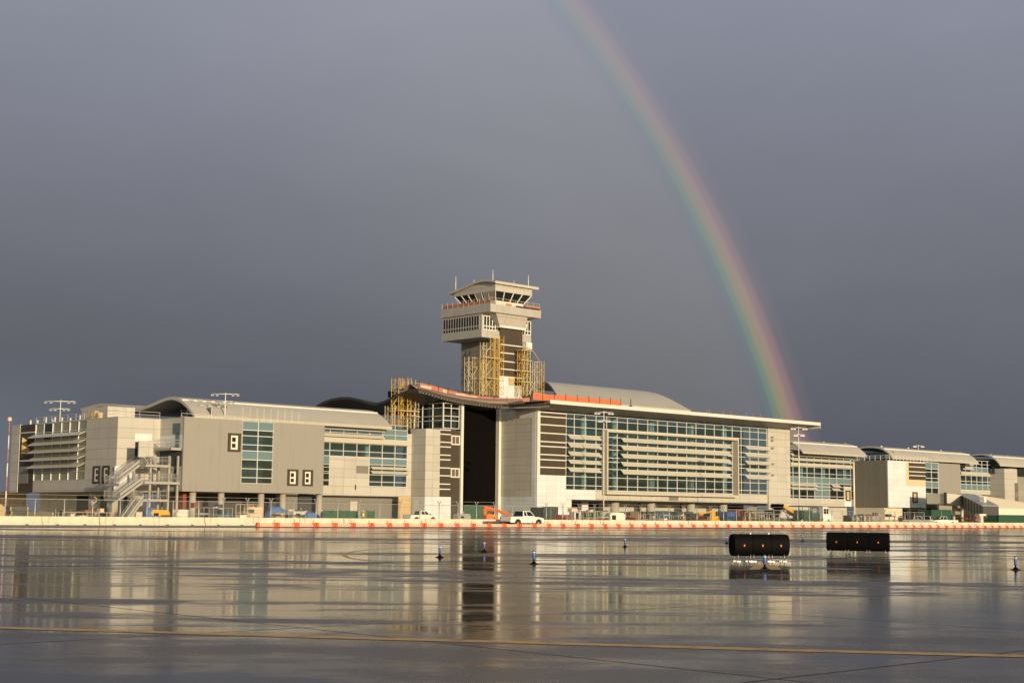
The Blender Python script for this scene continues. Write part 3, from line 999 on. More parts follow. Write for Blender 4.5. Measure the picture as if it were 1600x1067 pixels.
# louvers
def louv_group(x0, x1, ys, xr, h_=.66, out=.7, w0=wM):
    for y in ys:
        louver(b, 'u', w0, FU(w0, x0), FU(w0, x1), FZ(w0, xr, y), h=h_, out=out)
louv_group(886, 906.5, (679.2, 692.0, 704.8, 717.6, 730.2), 886)
louv_group(907.5, 935.5, (680.4, 693.2, 706.0, 718.8, 731.4), 907)
wF = wM - 1.35
louv_group(969, 1139.5, (683.6, 696.2, 708.6, 721.2, 733.6), 969, .74, .75, wM - .4)
louv_group(1164, 1202, (696.2, 707.6, 719.4, 731.0, 742.2), 1164)
# projecting picture frame
f0, f1 = FU(wF, 948.5), FU(wF, 1155.5)
ft, fb = FZ(wF, 948.5, 671.0), FZ(wF, 948.5, 772.0)
ti = 1.05
fm = MB()
fm.box(f0, f0 + .34, wF, wM + .02, fb, ft)
fm.box(f1 - .34, f1, wF, wM + .02, fb, ft)
fm.box(f0 + .34, f1 - .34, wF, wM + .02, ft - .42, ft)
fm.box(f0 + .34, f1 - .34, wF, wM + .02, fb, fb + .42)
b.part('picture_frame', fm, 'cream_metal')
# interior
zfl = [zM0 + .1, (z0 + z1) / 2 - 1.0]
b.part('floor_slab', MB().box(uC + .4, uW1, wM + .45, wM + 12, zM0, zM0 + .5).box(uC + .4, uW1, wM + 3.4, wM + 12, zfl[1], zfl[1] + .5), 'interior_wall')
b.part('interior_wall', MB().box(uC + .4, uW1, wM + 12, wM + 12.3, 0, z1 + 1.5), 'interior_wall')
for x in (911, 960, 1017.5, 1079.5, 1131.5):
    ww = wM + 2.2
    c = MB().lathe((FU(ww, x), ww, zM0 + .5), [(.62, 0), (.62, z1 - zM0 - .2)], 16)
    b.part('interior_column', c, 'interior_column')
# undercroft
for x in (960, 1016.5, 1079, 1129.5):
    ww = wM + 1.6
    b.part('column', MB().lathe((FU(ww, x), ww, 0), [(.86, 0), (.86, zM0 - .01)], 16), 'column_concrete')
gf = MB()
gw = wM + 6
for x0, x1 in ((936, 997), (1002, 1062), (1066, 1122)):
    gf.box(FU(gw, x0), FU(gw, x1), gw, gw + .3, 0, zM0 - .02)
b.part('ground_floor_wall', gf, 'pale_panel')
b.part('ground_floor_wall', MB().add([(FU(gw, 1118), gw - .1, 0), (uG1, gw - 3.2, 0), (uG1, gw - 3.2, zM0 - .3), (FU(gw, 1118), gw - .1, .9)], [(0, 1, 2, 3)]), 'soffit_panel')
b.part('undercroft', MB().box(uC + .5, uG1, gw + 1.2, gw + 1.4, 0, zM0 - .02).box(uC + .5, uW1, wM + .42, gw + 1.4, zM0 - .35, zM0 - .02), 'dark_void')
b.part('jamb', MB().box(mu(884), mu(893), wM, wM + .35, 0, zM0 - .02), 'white_board')
b.part('jamb', MB().box(mu(934), mu(944), wM + 4, wM + 4.3, 0, zM0 - .02), 'white_board')
b.part('lower_panel', MB().box(mu(1045), mu(1060), wM - .03, wM - .005, FZ(wM, 1050, 782), FZ(wM, 1050, 775)), 'soffit_panel')
# canopy: sloping soffit with thin white edge
wV = 179.0
ca0, ca1 = FU(wV, 858), FU(wV, 1283.5)
zv = FZ(wV, 1000, 640.8)
zs_ = FZ(wM, 1200, 668.3)
def soff(u): return zs_
rows = [[(u, wV, zv + .0), (u, wM + .5, zs_ + .0), (u, wM + 6, zs_ + .4)] for u in (ca0, ca1)]
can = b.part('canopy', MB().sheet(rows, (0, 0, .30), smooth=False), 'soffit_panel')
b.part('canopy_edge', MB().box(ca0, ca1, wV - .12, wV - .004, zv - .12, zv + .52).box(ca1 + .004, ca1 + .1, wV, wM + 6, zs_ + .1, zv + .45), 'white_metal', can)
b.part('roof_deck', MB().box(ca0, ca1 - 4, wV + .2, wM + 6, zv + .36, zv + .48), 'roof_beige', can)
for x in (1080, 1105, 1109, 1131, 1143, 1167, 1178, 1189, 1210, 1214, 1228, 1232):
    u_ = FU(wV + 1.5, x)
    rlm = MB().tube((u_, wV + 1.5, zv + .4), (u_, wV + 1.5, zv + 1.1), .03, 4).box(u_ - .07, u_ + .07, wV + 1.43, wV + 1.57, zv + 1.0, zv + 1.35)
    b.part('obstruction_lamp', rlm, 'net_dull')
b.part('roof_mast', MB().tube((FU(wV + 1, 985.5), wV + 1, zv + .4), (FU(wV + 1, 985.5), wV + 1, zv + 2.0), .07, 5).box(FU(wV + 1, 985.5) - .25, FU(wV + 1, 985.5) + .25, wV + .8, wV + 1.2, zv + .4, zv + .8), 'tar_black')
# barrel roof behind the canopy
wE2 = wM + 8
uE2 = FU(wE2, 1079)
pf = [S(uE2, x, y) for x, y in ((1079, 641), (1066, 633.5), (1053, 626.5), (1040, 620), (1027, 615), (1014, 611.8), (1000, 610.2), (985, 611.5), (965, 618))]
rows = [[(F(w_, 874 - 4.2 * j, 610)[0], w_, z_) for j, (w_, z_) in enumerate(pf)], [(uE2, w_, z_) for w_, z_ in pf]]
b.part('roof', MB().sheet(rows, (0, 0, -.35)), 'roof_beige')
# centre bay: brown wall, black opening, block with white boards
uB0, uB1 = FU(wB, 661.8), FU(wB, 719)
zbt = FZ(wB, 673, 670)
blk = MB().box(uB0, FU(wB, 684.6), wB - .25, wL + .4, FZ(wB, 673, 775.5), zbt)
b.part('block_wall', blk, 'cream_panel')
b.part('sheathing_patch', MB().box(uB0 - .02, FU(wB, 702.5), wB - .28, wB - .02, 0, FZ(wB, 673, 775.5) - .02).box(uB0 - .04, uB0 - .021, wB - .28, wL, 0, FZ(wB, 673, 775.5) - .02), 'white_board')
brw = MB().box(FU(wB, 684.8), uB1, wB, wB + .4, 0, FZ(wB, 700, 671.5))
brw = b.part('brown_bay', brw, 'brown_sheathing')
tr = MB()
for y in (671.5, 678.3, 690.7, 698, 710.8, 718, 730.8, 743, 756, 764):
    z = FZ(wB, 694, y)
    tr.box(FU(wB, 685), FU(wB, 702.5), wB - .08, wB - .004, z - .09, z + .09)
b.part('slat', tr, 'white_metal', brw)
for (y0, y1) in ((680, 695), (731, 746)):
    a0, a1 = FU(wB, 702.8), FU(wB, 716.5)
    zz0, zz1 = FZ(wB, 709, y1), FZ(wB, 709, y0)
    wf = MB()
    for q in (a0, a1 - .22):
        wf.box(q, q + .22, wB - .14, wB - .01, zz0, zz1)
    wf.box(a0 + .22, a1 - .22, wB - .14, wB - .01, zz0, zz0 + .22).box(a0 + .22, a1 - .22, wB - .14, wB - .01, zz1 - .22, zz1)
    wf.box((a0 + a1) / 2 - .06, (a0 + a1) / 2 + .06, wB - .12, wB - .01, zz0 + .22, zz1 - .22)
    wn_ = b.part('window', wf, 'white_metal', label='small white framed window in the brown wall')
    b.part('pane', MB().box(a0 + .22, a1 - .22, wB - .06, wB - .02, zz0 + .22, zz1 - .22), 'dirt_brown', wn_)
# upper glazing of the centre bay
uQ = FU(wB, 692)
zq0 = FZ(wB, 692, 668.3)
zq = [zq0] + [FZ(wB, 692, y) for y in (656, 649, 636.5, 629)]
curtain(b, 'u', wB + .3, [uQ, FU(wB, 704.5), FU(wB, 717)], zq, gl='green_glass', mw=.16)
wq = [S(uQ, x, 650)[0] for x in (692, 676, 660, 647, 636, 626)]
curtain(b, 'w', uQ, [wB + .3] + wq[1:], zq, gl='green_glass', mw=.16)
b.part('interior_dark', MB().box(uQ + 4, uQ + 4.2, wB + 4, wq[-1], zq0, zq[-1] + .2).box(uQ, uC, wB + 4, wB + 4.2, zq0 - 6, zq[-1] - .4), 'interior_dark')
for k in (2, 4):
    b.part('interior_column', MB().lathe((uQ + 1.5, wq[k], zq0), [(.4, 0), (.4, 6)], 12), 'galvanised')
b.part('terrace', MB().box(uB0, uQ + 6, wL + .4, wq[-1], zq0 - .5, zq0 - .1), 'dirt_brown')
uK0, uK1 = FU(wK, 720.5), uC
b.part('black_sheet', MB().box(uK0, uK1, wK, wK + .3, FZ(wK, 745, 789), FZ(wK, 745, 628)), 'black_tarp', label='tall black sheet closing the entrance opening')
b.part('opening_base', MB().box(uK0, uK1, wK + .6, wK + .7, 0, FZ(wK, 745, 789)), 'netting_green')
cm = MB().box(FU(wB, 717.2), FU(wB, 720.8), wB - .35, wB - .005, 0, FZ(wB, 719, 625.5))
b.part('pilaster', cm, 'white_metal')
wcl = wBk + .1
b.part('pilaster', MB().box(FU(wcl, 775.5), uC - .05, wcl - .5, wcl + .35, 0, FZ(wcl, 778, 634)), 'sign_white')
# wavy unfinished roof over the centre bay
fe = [(858, 629, 179.6), (840, 630.2, 181.5), (824, 630.9, 183.5), (805, 631.5, 186), (785, 631.2, 188.5), (765, 630.0, 190), (745, 627.4, 191), (720, 623.6, 191.6), (700, 619.6, 192), (682, 614.6, 192.4), (667, 609.8, 192.8), (653, 606.6, 193.2)]
front = []
for x, y, ww in fe:
    u_, z_ = F(ww, x, y)
    front.append((u_, ww, z_))
ul0 = front[-1][0]
lp = [S(ul0, x, y) for x, y in ((653, 606.6), (640, 608.0), (628, 612.5), (614, 619), (600, 626), (588, 629.5), (574, 627.5), (560, 623), (546, 620), (533, 620), (518, 622.5), (504, 627.5), (494, 633))]
rows = []
zc_ = front[-1][2]
for i, (u_, ww, z_) in enumerate(front):
    t = i / (len(front) - 1)
    row = []
    for (wl2, zl2) in lp:
        dz = zl2 - zc_
        row.append((u_, ww + (wl2 - lp[0][0]) * (1 if t > .3 else .35 + 2.1 * t), z_ + dz * (t ** 1.5) - .0))
    rows.append(row)
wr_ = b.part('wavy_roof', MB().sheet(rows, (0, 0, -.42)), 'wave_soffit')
top = [[(p[0], p[1] + .5 * (j == 0), p[2] + .02 + (.9 if j == 1 else 0)) for j, p in enumerate(r_[:3])] for r_ in rows[2:]]
b.part('roof_membrane', MB().sheet(top, (0, 0, .06)), 'roof_membrane', wr_)
# corrugated deck edge: little flutes and a fringe below the edge
fl = MB()
fr_ = MB()
tot = 0
for (a, c2) in zip(front, front[1:]):
    A, D = Vector(a), Vector(c2)
    L = (D - A).length
    k = max(1, int(L / .5))
    for i in range(k):
        p = A.lerp(D, (i + .3) / k)
        fl.box(p.x - .06, p.x + .06, p.y - .14, p.y + .3, p.z - .70, p.z - .53)
    fr_.hexa([(A.x, A.y - .1, A.z - .52), (D.x, D.y - .1, D.z - .52), (D.x, D.y + .05, D.z - .52), (A.x, A.y + .05, A.z - .52), (A.x, A.y - .1, A.z + .05), (D.x, D.y - .1, D.z + .05), (D.x, D.y + .05, D.z + .05), (A.x, A.y + .05, A.z + .05)])
b.part('deck_flutes', fl, 'galvanised', wr_)
b.part('deck_edge', fr_, 'brown_sheathing', wr_)
# pale insulation rolls lying on the roof edge
for i, (x0, x1, y) in enumerate(((657, 674, 604), (692, 698, 610), (712, 727, 616), (727, 745, 619.5), (752, 764, 624), (786, 800, 627))):
    ww = 194.5
    a, c2 = F(ww, x0, y + 1), F(ww, x1, y + 3.0)
    mb = MB().hexa([(a[0], ww, a[1] - .5), (c2[0], ww, c2[1] - .5), (c2[0], ww + 1.2, c2[1] - .5), (a[0], ww + 1.2, a[1] - .5), (a[0], ww, a[1] + .35), (c2[0], ww, c2[1] + .35), (c2[0], ww + 1.2, c2[1] + .45), (a[0], ww + 1.2, a[1] + .45)])
    b.part('insulation_board', mb, 'insulation_pink', wr_)
# low truss of the unfinished roof edge near the tower foot and dark sign on the hump
uu = FU(199, 612)
b.part('roof_screen', MB().box(FU(203, 604), FU(203, 618.5), 203, 203.3, FZ(203, 611, 621), FZ(203, 611, 611)), 'dark_void')
BH = b
# ------------------------------------------------------------------ right concourse wing
wR, wY, wE3 = 191.0, 182.0, 188.0
b = B('concourse_wing', FU(wR, 1234), wR, 'farther concourse wing right of the hall, its block half covered in white boards', 'building')
def ru(x): return FU(wR, x)
def rz(y, x=1234): return FZ(wR, x, y)
uy0, uy1 = FU(wY, 1387), FU(wY, 1502)
zy0, zy1 = FZ(wY, 1387, 792.3), FZ(wY, 1387, 718.7)
xs = (1234, 1240, 1250, 1262, 1273.5, 1285, 1297, 1308.3, 1319.4, 1330.6, 1341)
ul = [ru(x) for x in xs]
zlo = rz(778.2)
wl_ = MB()
wl_.box(ul[0], ul[8], wR, wR + .4, rz(789.7), zlo)
wl_.box(ul[9], uy0, wR, wR + .4, rz(789.7), zlo)
wl_.box(ul[8], ul[9], wR, wR + .4, rz(789.7), rz(757))
wl_.box(ul[10], uy0 + .2, wR, wR + .4, zlo, rz(706))
b.part('wall', wl_, 'cream_panel')
b.part('sheathing_patch', MB().box(ul[8], ul[10], wR - .05, wR - .005, rz(789.5), rz(777.5)), 'white_board')
b.part('fascia', MB().box(ul[0], ul[9] + 1, wR - .5, wR + .3, rz(727.2), rz(722.8)), 'cream_metal')
zg = [rz(y) for y in (778.2, 774, 764, 758.5, 753.5, 744, 738, 728)]
curtain(b, 'u', wR + .03, ul[:9], zg, teal=[(i, 4) for i in range(8)] + [(i, j) for i in (4, 5) for j in (0, 1, 2, 3)], dark=[(i, j) for i in (6, 7) for j in (0, 1, 2, 3)], mw=.13)
curtain(b, 'u', wR + .03, ul[8:], zg[3:], teal=[(i, 1) for i in range(2)], mw=.13)
curtain(b, 'u', wR + .03, ul[9:], zg[:4], dark=[(0, 0), (0, 1), (0, 2)], mw=.13)
curtain(b, 'u', wR + .03, ul, [rz(y) for y in (722.5, 718, 711, 704.5)], teal=[(9, 0), (9, 1)], mw=.12)
for y in (708.2, 715.2):
    louver(b, 'u', wR - .1, ul[0], ul[9] - .3, rz(y - .6), h=.55, out=.6)
for y in (754.6, 760.4):
    louver(b, 'u', wR - .05, ul[0], ul[4] + .3, rz(y), h=.45, out=.55)
    louver(b, 'u', wR - .05, ul[6] + .4, ul[7] + .6, rz(y), h=.50, out=.6)
framed_window(b, 'u', wR, ru(1321.5), ru(1329), rz(782.5, 1325), rz(766, 1325), kind='ply')
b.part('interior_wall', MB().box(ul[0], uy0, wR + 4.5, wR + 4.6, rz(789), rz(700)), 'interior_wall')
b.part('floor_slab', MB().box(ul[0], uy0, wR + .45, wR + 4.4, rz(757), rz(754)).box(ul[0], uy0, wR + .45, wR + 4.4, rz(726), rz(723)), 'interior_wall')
for x in (1252, 1287, 1320):
    b.part('interior_column', MB().lathe((FU(wR + 1.6, x), wR + 1.6, rz(753)), [(.45, 0), (.45, rz(727) - rz(753))], 12), 'interior_column')
b.part('ground_floor_wall', MB().box(ul[0], uy0, wR + 1.5, wR + 1.8, 0, rz(790)), 'pale_panel')
# projecting block
sw = MB().box(uy0, uy0 + .4, wY, wR, zy0, zy1)
b.part('side_wall', sw, 'grey_metal')
b.part('drain_pipe', MB().tube((uy0 - .5, wR - .7, zy1 - .2), (uy0 - .5, wR - .7, 1.5), .22, 8).tube((uy0 - .5, wR - .7, 1.5), (uy0 - .9, wR - 1.4, .4), .2, 8), 'white_metal')
def yz(y, x=1387): return FZ(wY, x, y)
yu = lambda x: FU(wY, x)
bm_ = MB().box(uy0 + .4, yu(1447), wY, wY + .4, zy0, zy1)
b.part('wall', bm_, 'white_board')
b.part('taupe_wall', MB().box(yu(1467.5), uy1, wY, wY + .4, zy0 - 1.4, zy1).box(uy1 - .4, uy1, wY + .4, wR, zy0, zy1), 'taupe_panel')
b.part('tan_surround', MB().box(yu(1417), yu(1447), wY - .05, wY - .005, yz(759.5, 1447), zy1 - .2), 'tan_pale')
bp_ = b.part('brown_panel', MB().box(yu(1421), yu(1446.7), wY - .11, wY - .055, yz(750, 1446), zy1 - .3), 'brown_sheathing')
tr = MB()
for y in (729.5, 737, 743):
    tr.box(yu(1421), yu(1446.5), wY - .17, wY - .115, yz(y, 1432) - .1, yz(y, 1432) + .1)
b.part('slat', tr, 'white_metal', bp_)
framed_window(b, 'u', wY, yu(1426), yu(1434), yz(785.5, 1430), yz(768.5, 1430), kind='ply')
curtain(b, 'u', wY + .03, [yu(1447), yu(1457), yu(1467.5)], [yz(y, 1447) for y in (784.5, 779.5, 770.5, 761.5, 752, 746.5, 737, 732, 722)], teal=[(0, 3), (1, 3), (0, 7), (1, 7)], mw=.16)
b.part('lower_panel', MB().box(yu(1447), yu(1467.5), wY, wY + .3, yz(793, 1447), yz(785, 1447)), 'brown_sheathing')
b.part('block_floor', MB().box(uy0 + .4, uy1 - .4, wY + .4, wR + 3, zy0, zy0 + .3).box(uy0 + .4, uy1 - .4, wY + .4, wR + 3, zy1 - .5, zy1 - .2), 'soffit_panel')
b.part('interior_wall', MB().box(yu(1440), yu(1475), wY + 3, wY + 3.1, zy0 + .31, zy1 - .51), 'interior_wall')
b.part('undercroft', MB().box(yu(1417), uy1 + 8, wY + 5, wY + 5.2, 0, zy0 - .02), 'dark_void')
b.part('ground_floor_wall', MB().box(uy0 + .2, yu(1416), wY + 1.0, wY + 1.3, 0, zy0 - .02).box(uy0 + .2, uy0 + .5, wY + 1.3, wR, 0, zy0 - .02), 'concrete')
for x in (1420, 1444, 1470, 1496):
    b.part('column', MB().lathe((FU(wY + 1.5, x), wY + 1.5, 0), [(.5, 0), (.5, zy0 - .02)], 12), 'column_concrete')
rl = MB()
rail(rl, [(uy0 + .2, wR - .3, zy1), (uy0 + .2, wY + .3, zy1), (uy1 - 14, wY + .3, zy1)], h=1.05, post=1.4, r=.05)
b.part('railing', rl, 'sign_white')
# far recess
xs = [1502 + 8.6 * i for i in range(9)]
ul2 = [ru(x) for x in xs]
b.part('wall', MB().box(ul2[0], ul2[-1], wR, wR + .4, rz(771, 1540) - .3, rz(766.5, 1540)).box(ul2[0], ul2[-1], wR - .3, wR + .3, rz(743.5, 1540), rz(738.8, 1540)), 'cream_panel')
curtain(b, 'u', wR + .03, ul2, [rz(y, 1540) for y in (766.5, 757.5, 753, 744)], teal=[(i, 0) for i in range(8)], mw=.16)
curtain(b, 'u', wR + .03, ul2, [rz(y, 1540) for y in (738.6, 731, 726, 720.5)], teal=[(i, 0) for i in range(2, 8)], mw=.14)
for y in (726, 732):
    louver(b, 'u', wR - .1, ul2[0], ul2[2], rz(y - .5, 1540), h=.55, out=.6)
for y in (728, 735):
    louver(b, 'u', wR - .1, ul2[-1] - .6, ul2[-1] + 3.0, rz(y - .5, 1540), h=.55, out=1.6)
b.part('interior_wall', MB().box(ul2[0], ul2[-1] + 20, wR + 4, wR + 4.2, 0, rz(716, 1540)), 'interior_dark')
b.part('ground_floor_wall', MB().box(ul2[0], ul2[-1], wR + 2, wR + 2.3, 0, rz(771, 1540)), 'tan_board')
b.part('far_block', MB().box(FU(wR - 4, 1571), FU(wR - 4, 1591), wR - 4, wR + 3, 0, FZ(wR - 4, 1580, 732.6)), 'cream_panel')
b.part('far_wall', MB().box(ru(1590), ru(1590) + 60, wR + .5, wR + 1, 0, rz(733, 1590)), 'taupe_panel')
b.part('far_block', MB().box(FU(wR - 5, 1592), FU(wR - 5, 1592) + 30, wR - 5, wR - 1, 0, FZ(wR - 5, 1595, 754.5)), 'taupe_panel')
# roofs
p1 = [S(FU(wE3, 1355), x, y) for x, y in ((1355, 711.6), (1350, 706.5), (1345, 702), (1339, 697.8), (1333, 695), (1326, 693.6), (1318, 693.6), (1308, 696))]
wave_roof(b, FU(wR, 1236), FU(wE3, 1355), p1)
ug2 = FU(wE3, 1395)
p2 = [S(ug2, x, y) for x, y in ((1395, 714.3), (1391, 709.5), (1386, 705), (1380, 701), (1373, 698.3), (1364, 697), (1354, 697), (1345, 698.2), (1336, 701))]
wave_roof(b, ug2, FU(wE3, 1529.5), p2)
ug3 = FU(wE3, 1562.5)
p3 = [S(ug3, x, y) for x, y in ((1562.5, 725.6), (1559, 720.5), (1555, 716.5), (1550, 713), (1544, 710.5), (1536, 709), (1527, 708.8), (1518, 710))]
wave_roof(b, ug3, ug3 + 110, p3)
for ug, pp in ((ug2, p2), (ug3, p3)):
    b.part('gable_glass', MB().box(ug + 2, ug + 2.2, wE3 + .8, pp[-2][0], rz(722), pp[1][1] + .7), 'green_glass')
b.part('clerestory', MB().box(ug2, ul2[0], wE3 + 1.6, wE3 + 1.8, zy1 - .4, p2[0][1] - .3).box(ug3, ug3 + 100, wE3 + 1.6, wE3 + 1.8, zy1 - 1.4, p3[0][1] - .3), 'dark_glass')
for x, y in ((1287, 691), (1321, 693.5), (1377, 697), (1419, 700), (1470, 704), (1500, 707), (1548, 710), (1574, 712)):
    u_, z_ = F(wE3 + 6.2, x, y + .8)
    b.part('roof_vent', MB().lathe((u_, wE3 + 6.2, z_ - .7), [(.12, 0), (.12, .6), (.28, .62), (.22, .9), (.05, 1.0)], 8), 'sign_white')
b.part('roof_deck', MB().box(FU(wR, 1236), ul2[-1] + 60, wE3 + 7, wE3 + 22, zy1 - 1.4, zy1 - 1.0), 'dark_grey')

# ------------------------------------------------------------------ control tower
wT = 200.0
uT = FU(wT, 749)
W12 = 12.6
t = B('control_tower', FU(wT, 777), wT, 'ramp control tower with a wide glazed cab, partly clad in brown boards', 'tower')
b = t
us0, us1 = FU(wT, 777), FU(wT, 828)
wd0 = wT - 2.6
zd0, zd1 = FZ(wd0, 764, 486.3), FZ(wd0, 764, 473.5)        # balcony band
zp0_, zp1_ = FZ(wT, 749, 525.8), FZ(wT, 749, 489.5)          # window pod
wT1 = S(us0, 720.6, 560)[0]
zrf = FZ(wT, 777, 619)
usm = FU(wT, 812.5)
b.part('shaft', MB().box(us0, us1, wT + .02, wT1, zrf - 12, zp0_ + 1), 'shaft_panel')
fz = b.part('brown_bay', MB().box(us0 + .05, usm, wT - .25, wT + .015, FZ(wT, 800, 589), FZ(wT, 800, 511)), 'brown_sheathing')
tr = MB()
for y, f in ((539.8, 1), (552.5, .62), (565.5, 1), (577.7, 1), (589.4, 1)):
    z = FZ(wT, 795, y)
    tr.box(us0 + .1, us0 + (usm - us0) * f, wT - .34, wT - .255, z - .10, z + .10)
b.part('slat', tr, 'white_metal', fz)
b.part('base_cladding', MB().box(us0, usm, wT - .24, wT + .012, zrf - 4, FZ(wT, 800, 589) - .02), 'white_board')
b.part('dark_patch', MB().box(FU(wT, 801), FU(wT, 812), wT - .29, wT - .25, FZ(wT, 806, 602.5), FZ(wT, 806, 591)), 'brown_sheathing')
b.part('yellow_patch', MB().box(FU(wT, 791), FU(wT, 800.6), wT - .29, wT - .25, FZ(wT, 796, 602), FZ(wT, 796, 590.5)), 'tan_board')
b.part('service_strip', MB().box(usm + .05, us1, wT - .2, wT + .012, zrf - 4, FZ(wT, 820, 545)), 'dark_grey')
b.part('strip_cladding', MB().box(usm + 1.0, us1, wT - .22, wT + .012, FZ(wT, 820, 545) + .01, zp0_ - .02), 'white_board')
# window pod
wp1 = S(uT, 690.7, 510)[0]
uP1 = uT + W12
pod = MB()
zw0, zw1 = zp0_ + (zp1_ - zp0_) * .335, zp0_ + (zp1_ - zp0_) * .93
pod.box(uT, uP1, wT, wp1, zp0_, zw0)
pod.box(uT, uP1, wT, wp1, zw1, zd0 + .02)
pod.box(uT + .02, uT + .45, wT, wT + .6, zw0, zw1)
pod.box(uT + .6, uP1 - .3, wT + .5, wp1 - .2, zw0, zw1)
b.part('pod', pod, 'tower_panel')
wins = MB()
n = 14
wn0 = wT + .75
for i in range(n):
    a0 = wn0 + (wp1 - .3 - wn0) * (i + .14) / n
    a1 = wn0 + (wp1 - .3 - wn0) * (i + .80) / n
    zm = zw0 + (zw1 - zw0) * .26
    for q0, q1 in ((zw0 + .1, zm - .12), (zm + .12, zw1 - .05)):
        g = MB().box(uT - .02, uT + .2, a0, a1, q0, q1)
        b.part('window', g, 'dark_glass')
fr = MB()
for i in range(n + 1):
    a = wn0 + (wp1 - .3 - wn0) * (i - .05) / n
    fr.box(uT - .035, uT + .25, a - .09, a + .09, zw0, zw1)
fr.box(uT - .025, uT + .25, wn0, wp1 - .2, zm - .10, zm + .10)
b.part('window_frame', fr, 'tower_panel')
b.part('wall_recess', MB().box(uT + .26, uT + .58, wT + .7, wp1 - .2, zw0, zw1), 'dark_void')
def podwin(x0, x1, k):
    a0, a1 = FU(wT, x0), FU(wT, x1)
    b.part('window', MB().box(a0, a1, wT + .08, wT + .14, zw0, zw1), 'dark_glass')
    f = MB()
    for i in range(k + 1):
        a = a0 + (a1 - a0) * i / k
        f.box(a - .09, a + .09, wT - .05, wT + .16, zw0, zw1)
    for z in (zw0, zm, zw1):
        f.box(a0, a1, wT - .04, wT + .16, z - .09, z + .09)
    b.part('window_frame', f, 'white_metal')
podwin(752, 770.5, 4)
podwin(817.5, 826.5, 2)
# funnel below the balcony
ft_ = MB()
ua, ub_, uc_, ud_ = FU(wd0 + .6, 771), FU(wd0 + .6, 821), FU(wT - .6, 776), FU(wT - .6, 816.5)
za, zb_ = zd0 - .02, FZ(wT - .6, 777, 510.5)
wv = wT + .6
ft_.hexa([(uc_, wT - .9, zb_), (ud_, wT - .9, zb_), (ud_, wv, zb_), (uc_, wv, zb_), (ua, wd0 + .5, za), (ub_, wd0 + .5, za), (ub_, wv, za), (ua, wv, za)])
b.part('funnel', ft_, 'cream_panel')
b.part('funnel_trim', MB().hexa([(uc_ - .1, wT - 1.0, zb_ - .1), (ud_ + .1, wT - 1.0, zb_ - .1), (ud_ + .1, wT - .1, zb_ - .1), (uc_ - .1, wT - .1, zb_ - .1), (uc_ - .25, wT - 1.22, zb_ + 1.1), (ud_ + .25, wT - 1.22, zb_ + 1.1), (ud_ + .25, wT - .1, zb_ + 1.1), (uc_ - .25, wT - .1, zb_ + 1.1)]), 'white_board')
# balcony
wd1 = S(uT, 690.7, 485)[0]
b.part('balcony', MB().box(uT - .25, uT + W12 + .1, wd0, wd1, zd0, zd1), 'tower_panel')
b.part('balcony_slot', MB().box(FU(wd0, 803), FU(wd0, 840), wd0 - .12, wd0 - .005, FZ(wd0, 822, 481.2) - .12, FZ(wd0, 822, 481.2) + .14), 'dark_void')
nt = MB()
for x0, x1, hh in ((0, 1, .95),):
    nt.box(uT - .1, uT - .04, wd0 + .3, wd1 - .4, zd1 + .1, zd1 + .75)
b.part('safety_net', nt, 'net_dull')
b.part('safety_net', MB().box(uT + W12 - 3.6, uT + W12 - .2, wd0 + .25, wd0 + .31, zd1, zd1 + .7), 'net_dull')
b.part('safety_net', MB().box(uT + 3.9, uT + 5.3, wd0 + .25, wd0 + .31, zd1, zd1 + .45), 'net_dull')
r_ = MB()
rail(r_, [(uT + W12 - .1, wd0 + .15, zd1), (uT - .15, wd0 + .15, zd1), (uT - .15, wd1 - .2, zd1)], h=1.15, post=1.5, r=.035)
b.part('railing', r_, 'insulation_pink')
# cab
wc0 = wT - .9
uc0, uc1 = FU(wc0, 770), FU(wc0, 828.5)
wc1 = S(uc0, 709.5, 455)[0]
zc0 = zd1 - .05
zcs, zch = FZ(wc0, 770, 466.5), FZ(wc0, 770, 453.5)
zct = FZ(wc0, 770, 440.5)
ins = 1.15
def frustum(z0, z1, i0, i1, mb=None):
    mb = mb or MB()
    return mb.hexa([(uc0 + i0, wc0 + i0, z0), (uc1 - i0, wc0 + i0, z0), (uc1 - i0, wc1 - i0, z0), (uc0 + i0, wc1 - i0, z0), (uc0 + i1, wc0 + i1, z1), (uc1 - i1, wc0 + i1, z1), (uc1 - i1, wc1 - i1, z1), (uc0 + i1, wc1 - i1, z1)])
b.part('cab_base', frustum(zc0, zcs, ins, ins), 'sign_white')
b.part('cab_glass', frustum(zcs + .01, zch - .01, ins - .05, .12), 'dark_glass')
cf = MB()
def slope_post(pa, pb, r=.13):
    cf.tube(pa, pb, r, 4)
for i in range(5):
    f = i / 4
    slope_post((uc0 + ins - .08 + (uc1 - uc0 - 2 * ins + .16) * f, wc0 + ins - .08, zcs), (uc0 + .1 + (uc1 - uc0 - .2) * f, wc0 + .09, zch))
for i in range(7):
    f = i / 6
    slope_post((uc0 + ins - .08, wc0 + ins + (wc1 - wc0 - 2 * ins) * f, zcs), (uc0 + .09, wc0 + .1 + (wc1 - wc0 - .2) * f, zch), .1)
b.part('cab_frame', cf, 'white_metal')
# solid bays on the side of the cab
sb = MB()
for f0, f1 in ((.02, .30), (.34, .48)):
    q = lambda f, z, i: (uc0 + i - .1, wc0 + i + (wc1 - wc0 - 2 * i) * f, z)
    a_, b2, c2, d2 = q(f0, zcs, ins), q(f1, zcs, ins), q(f1, zch, .08), q(f0, zch, .08)
    sb.add([a_, b2, c2, d2], [(0, 1, 2, 3)])
b.part('cab_side_panel', sb, 'tower_panel')
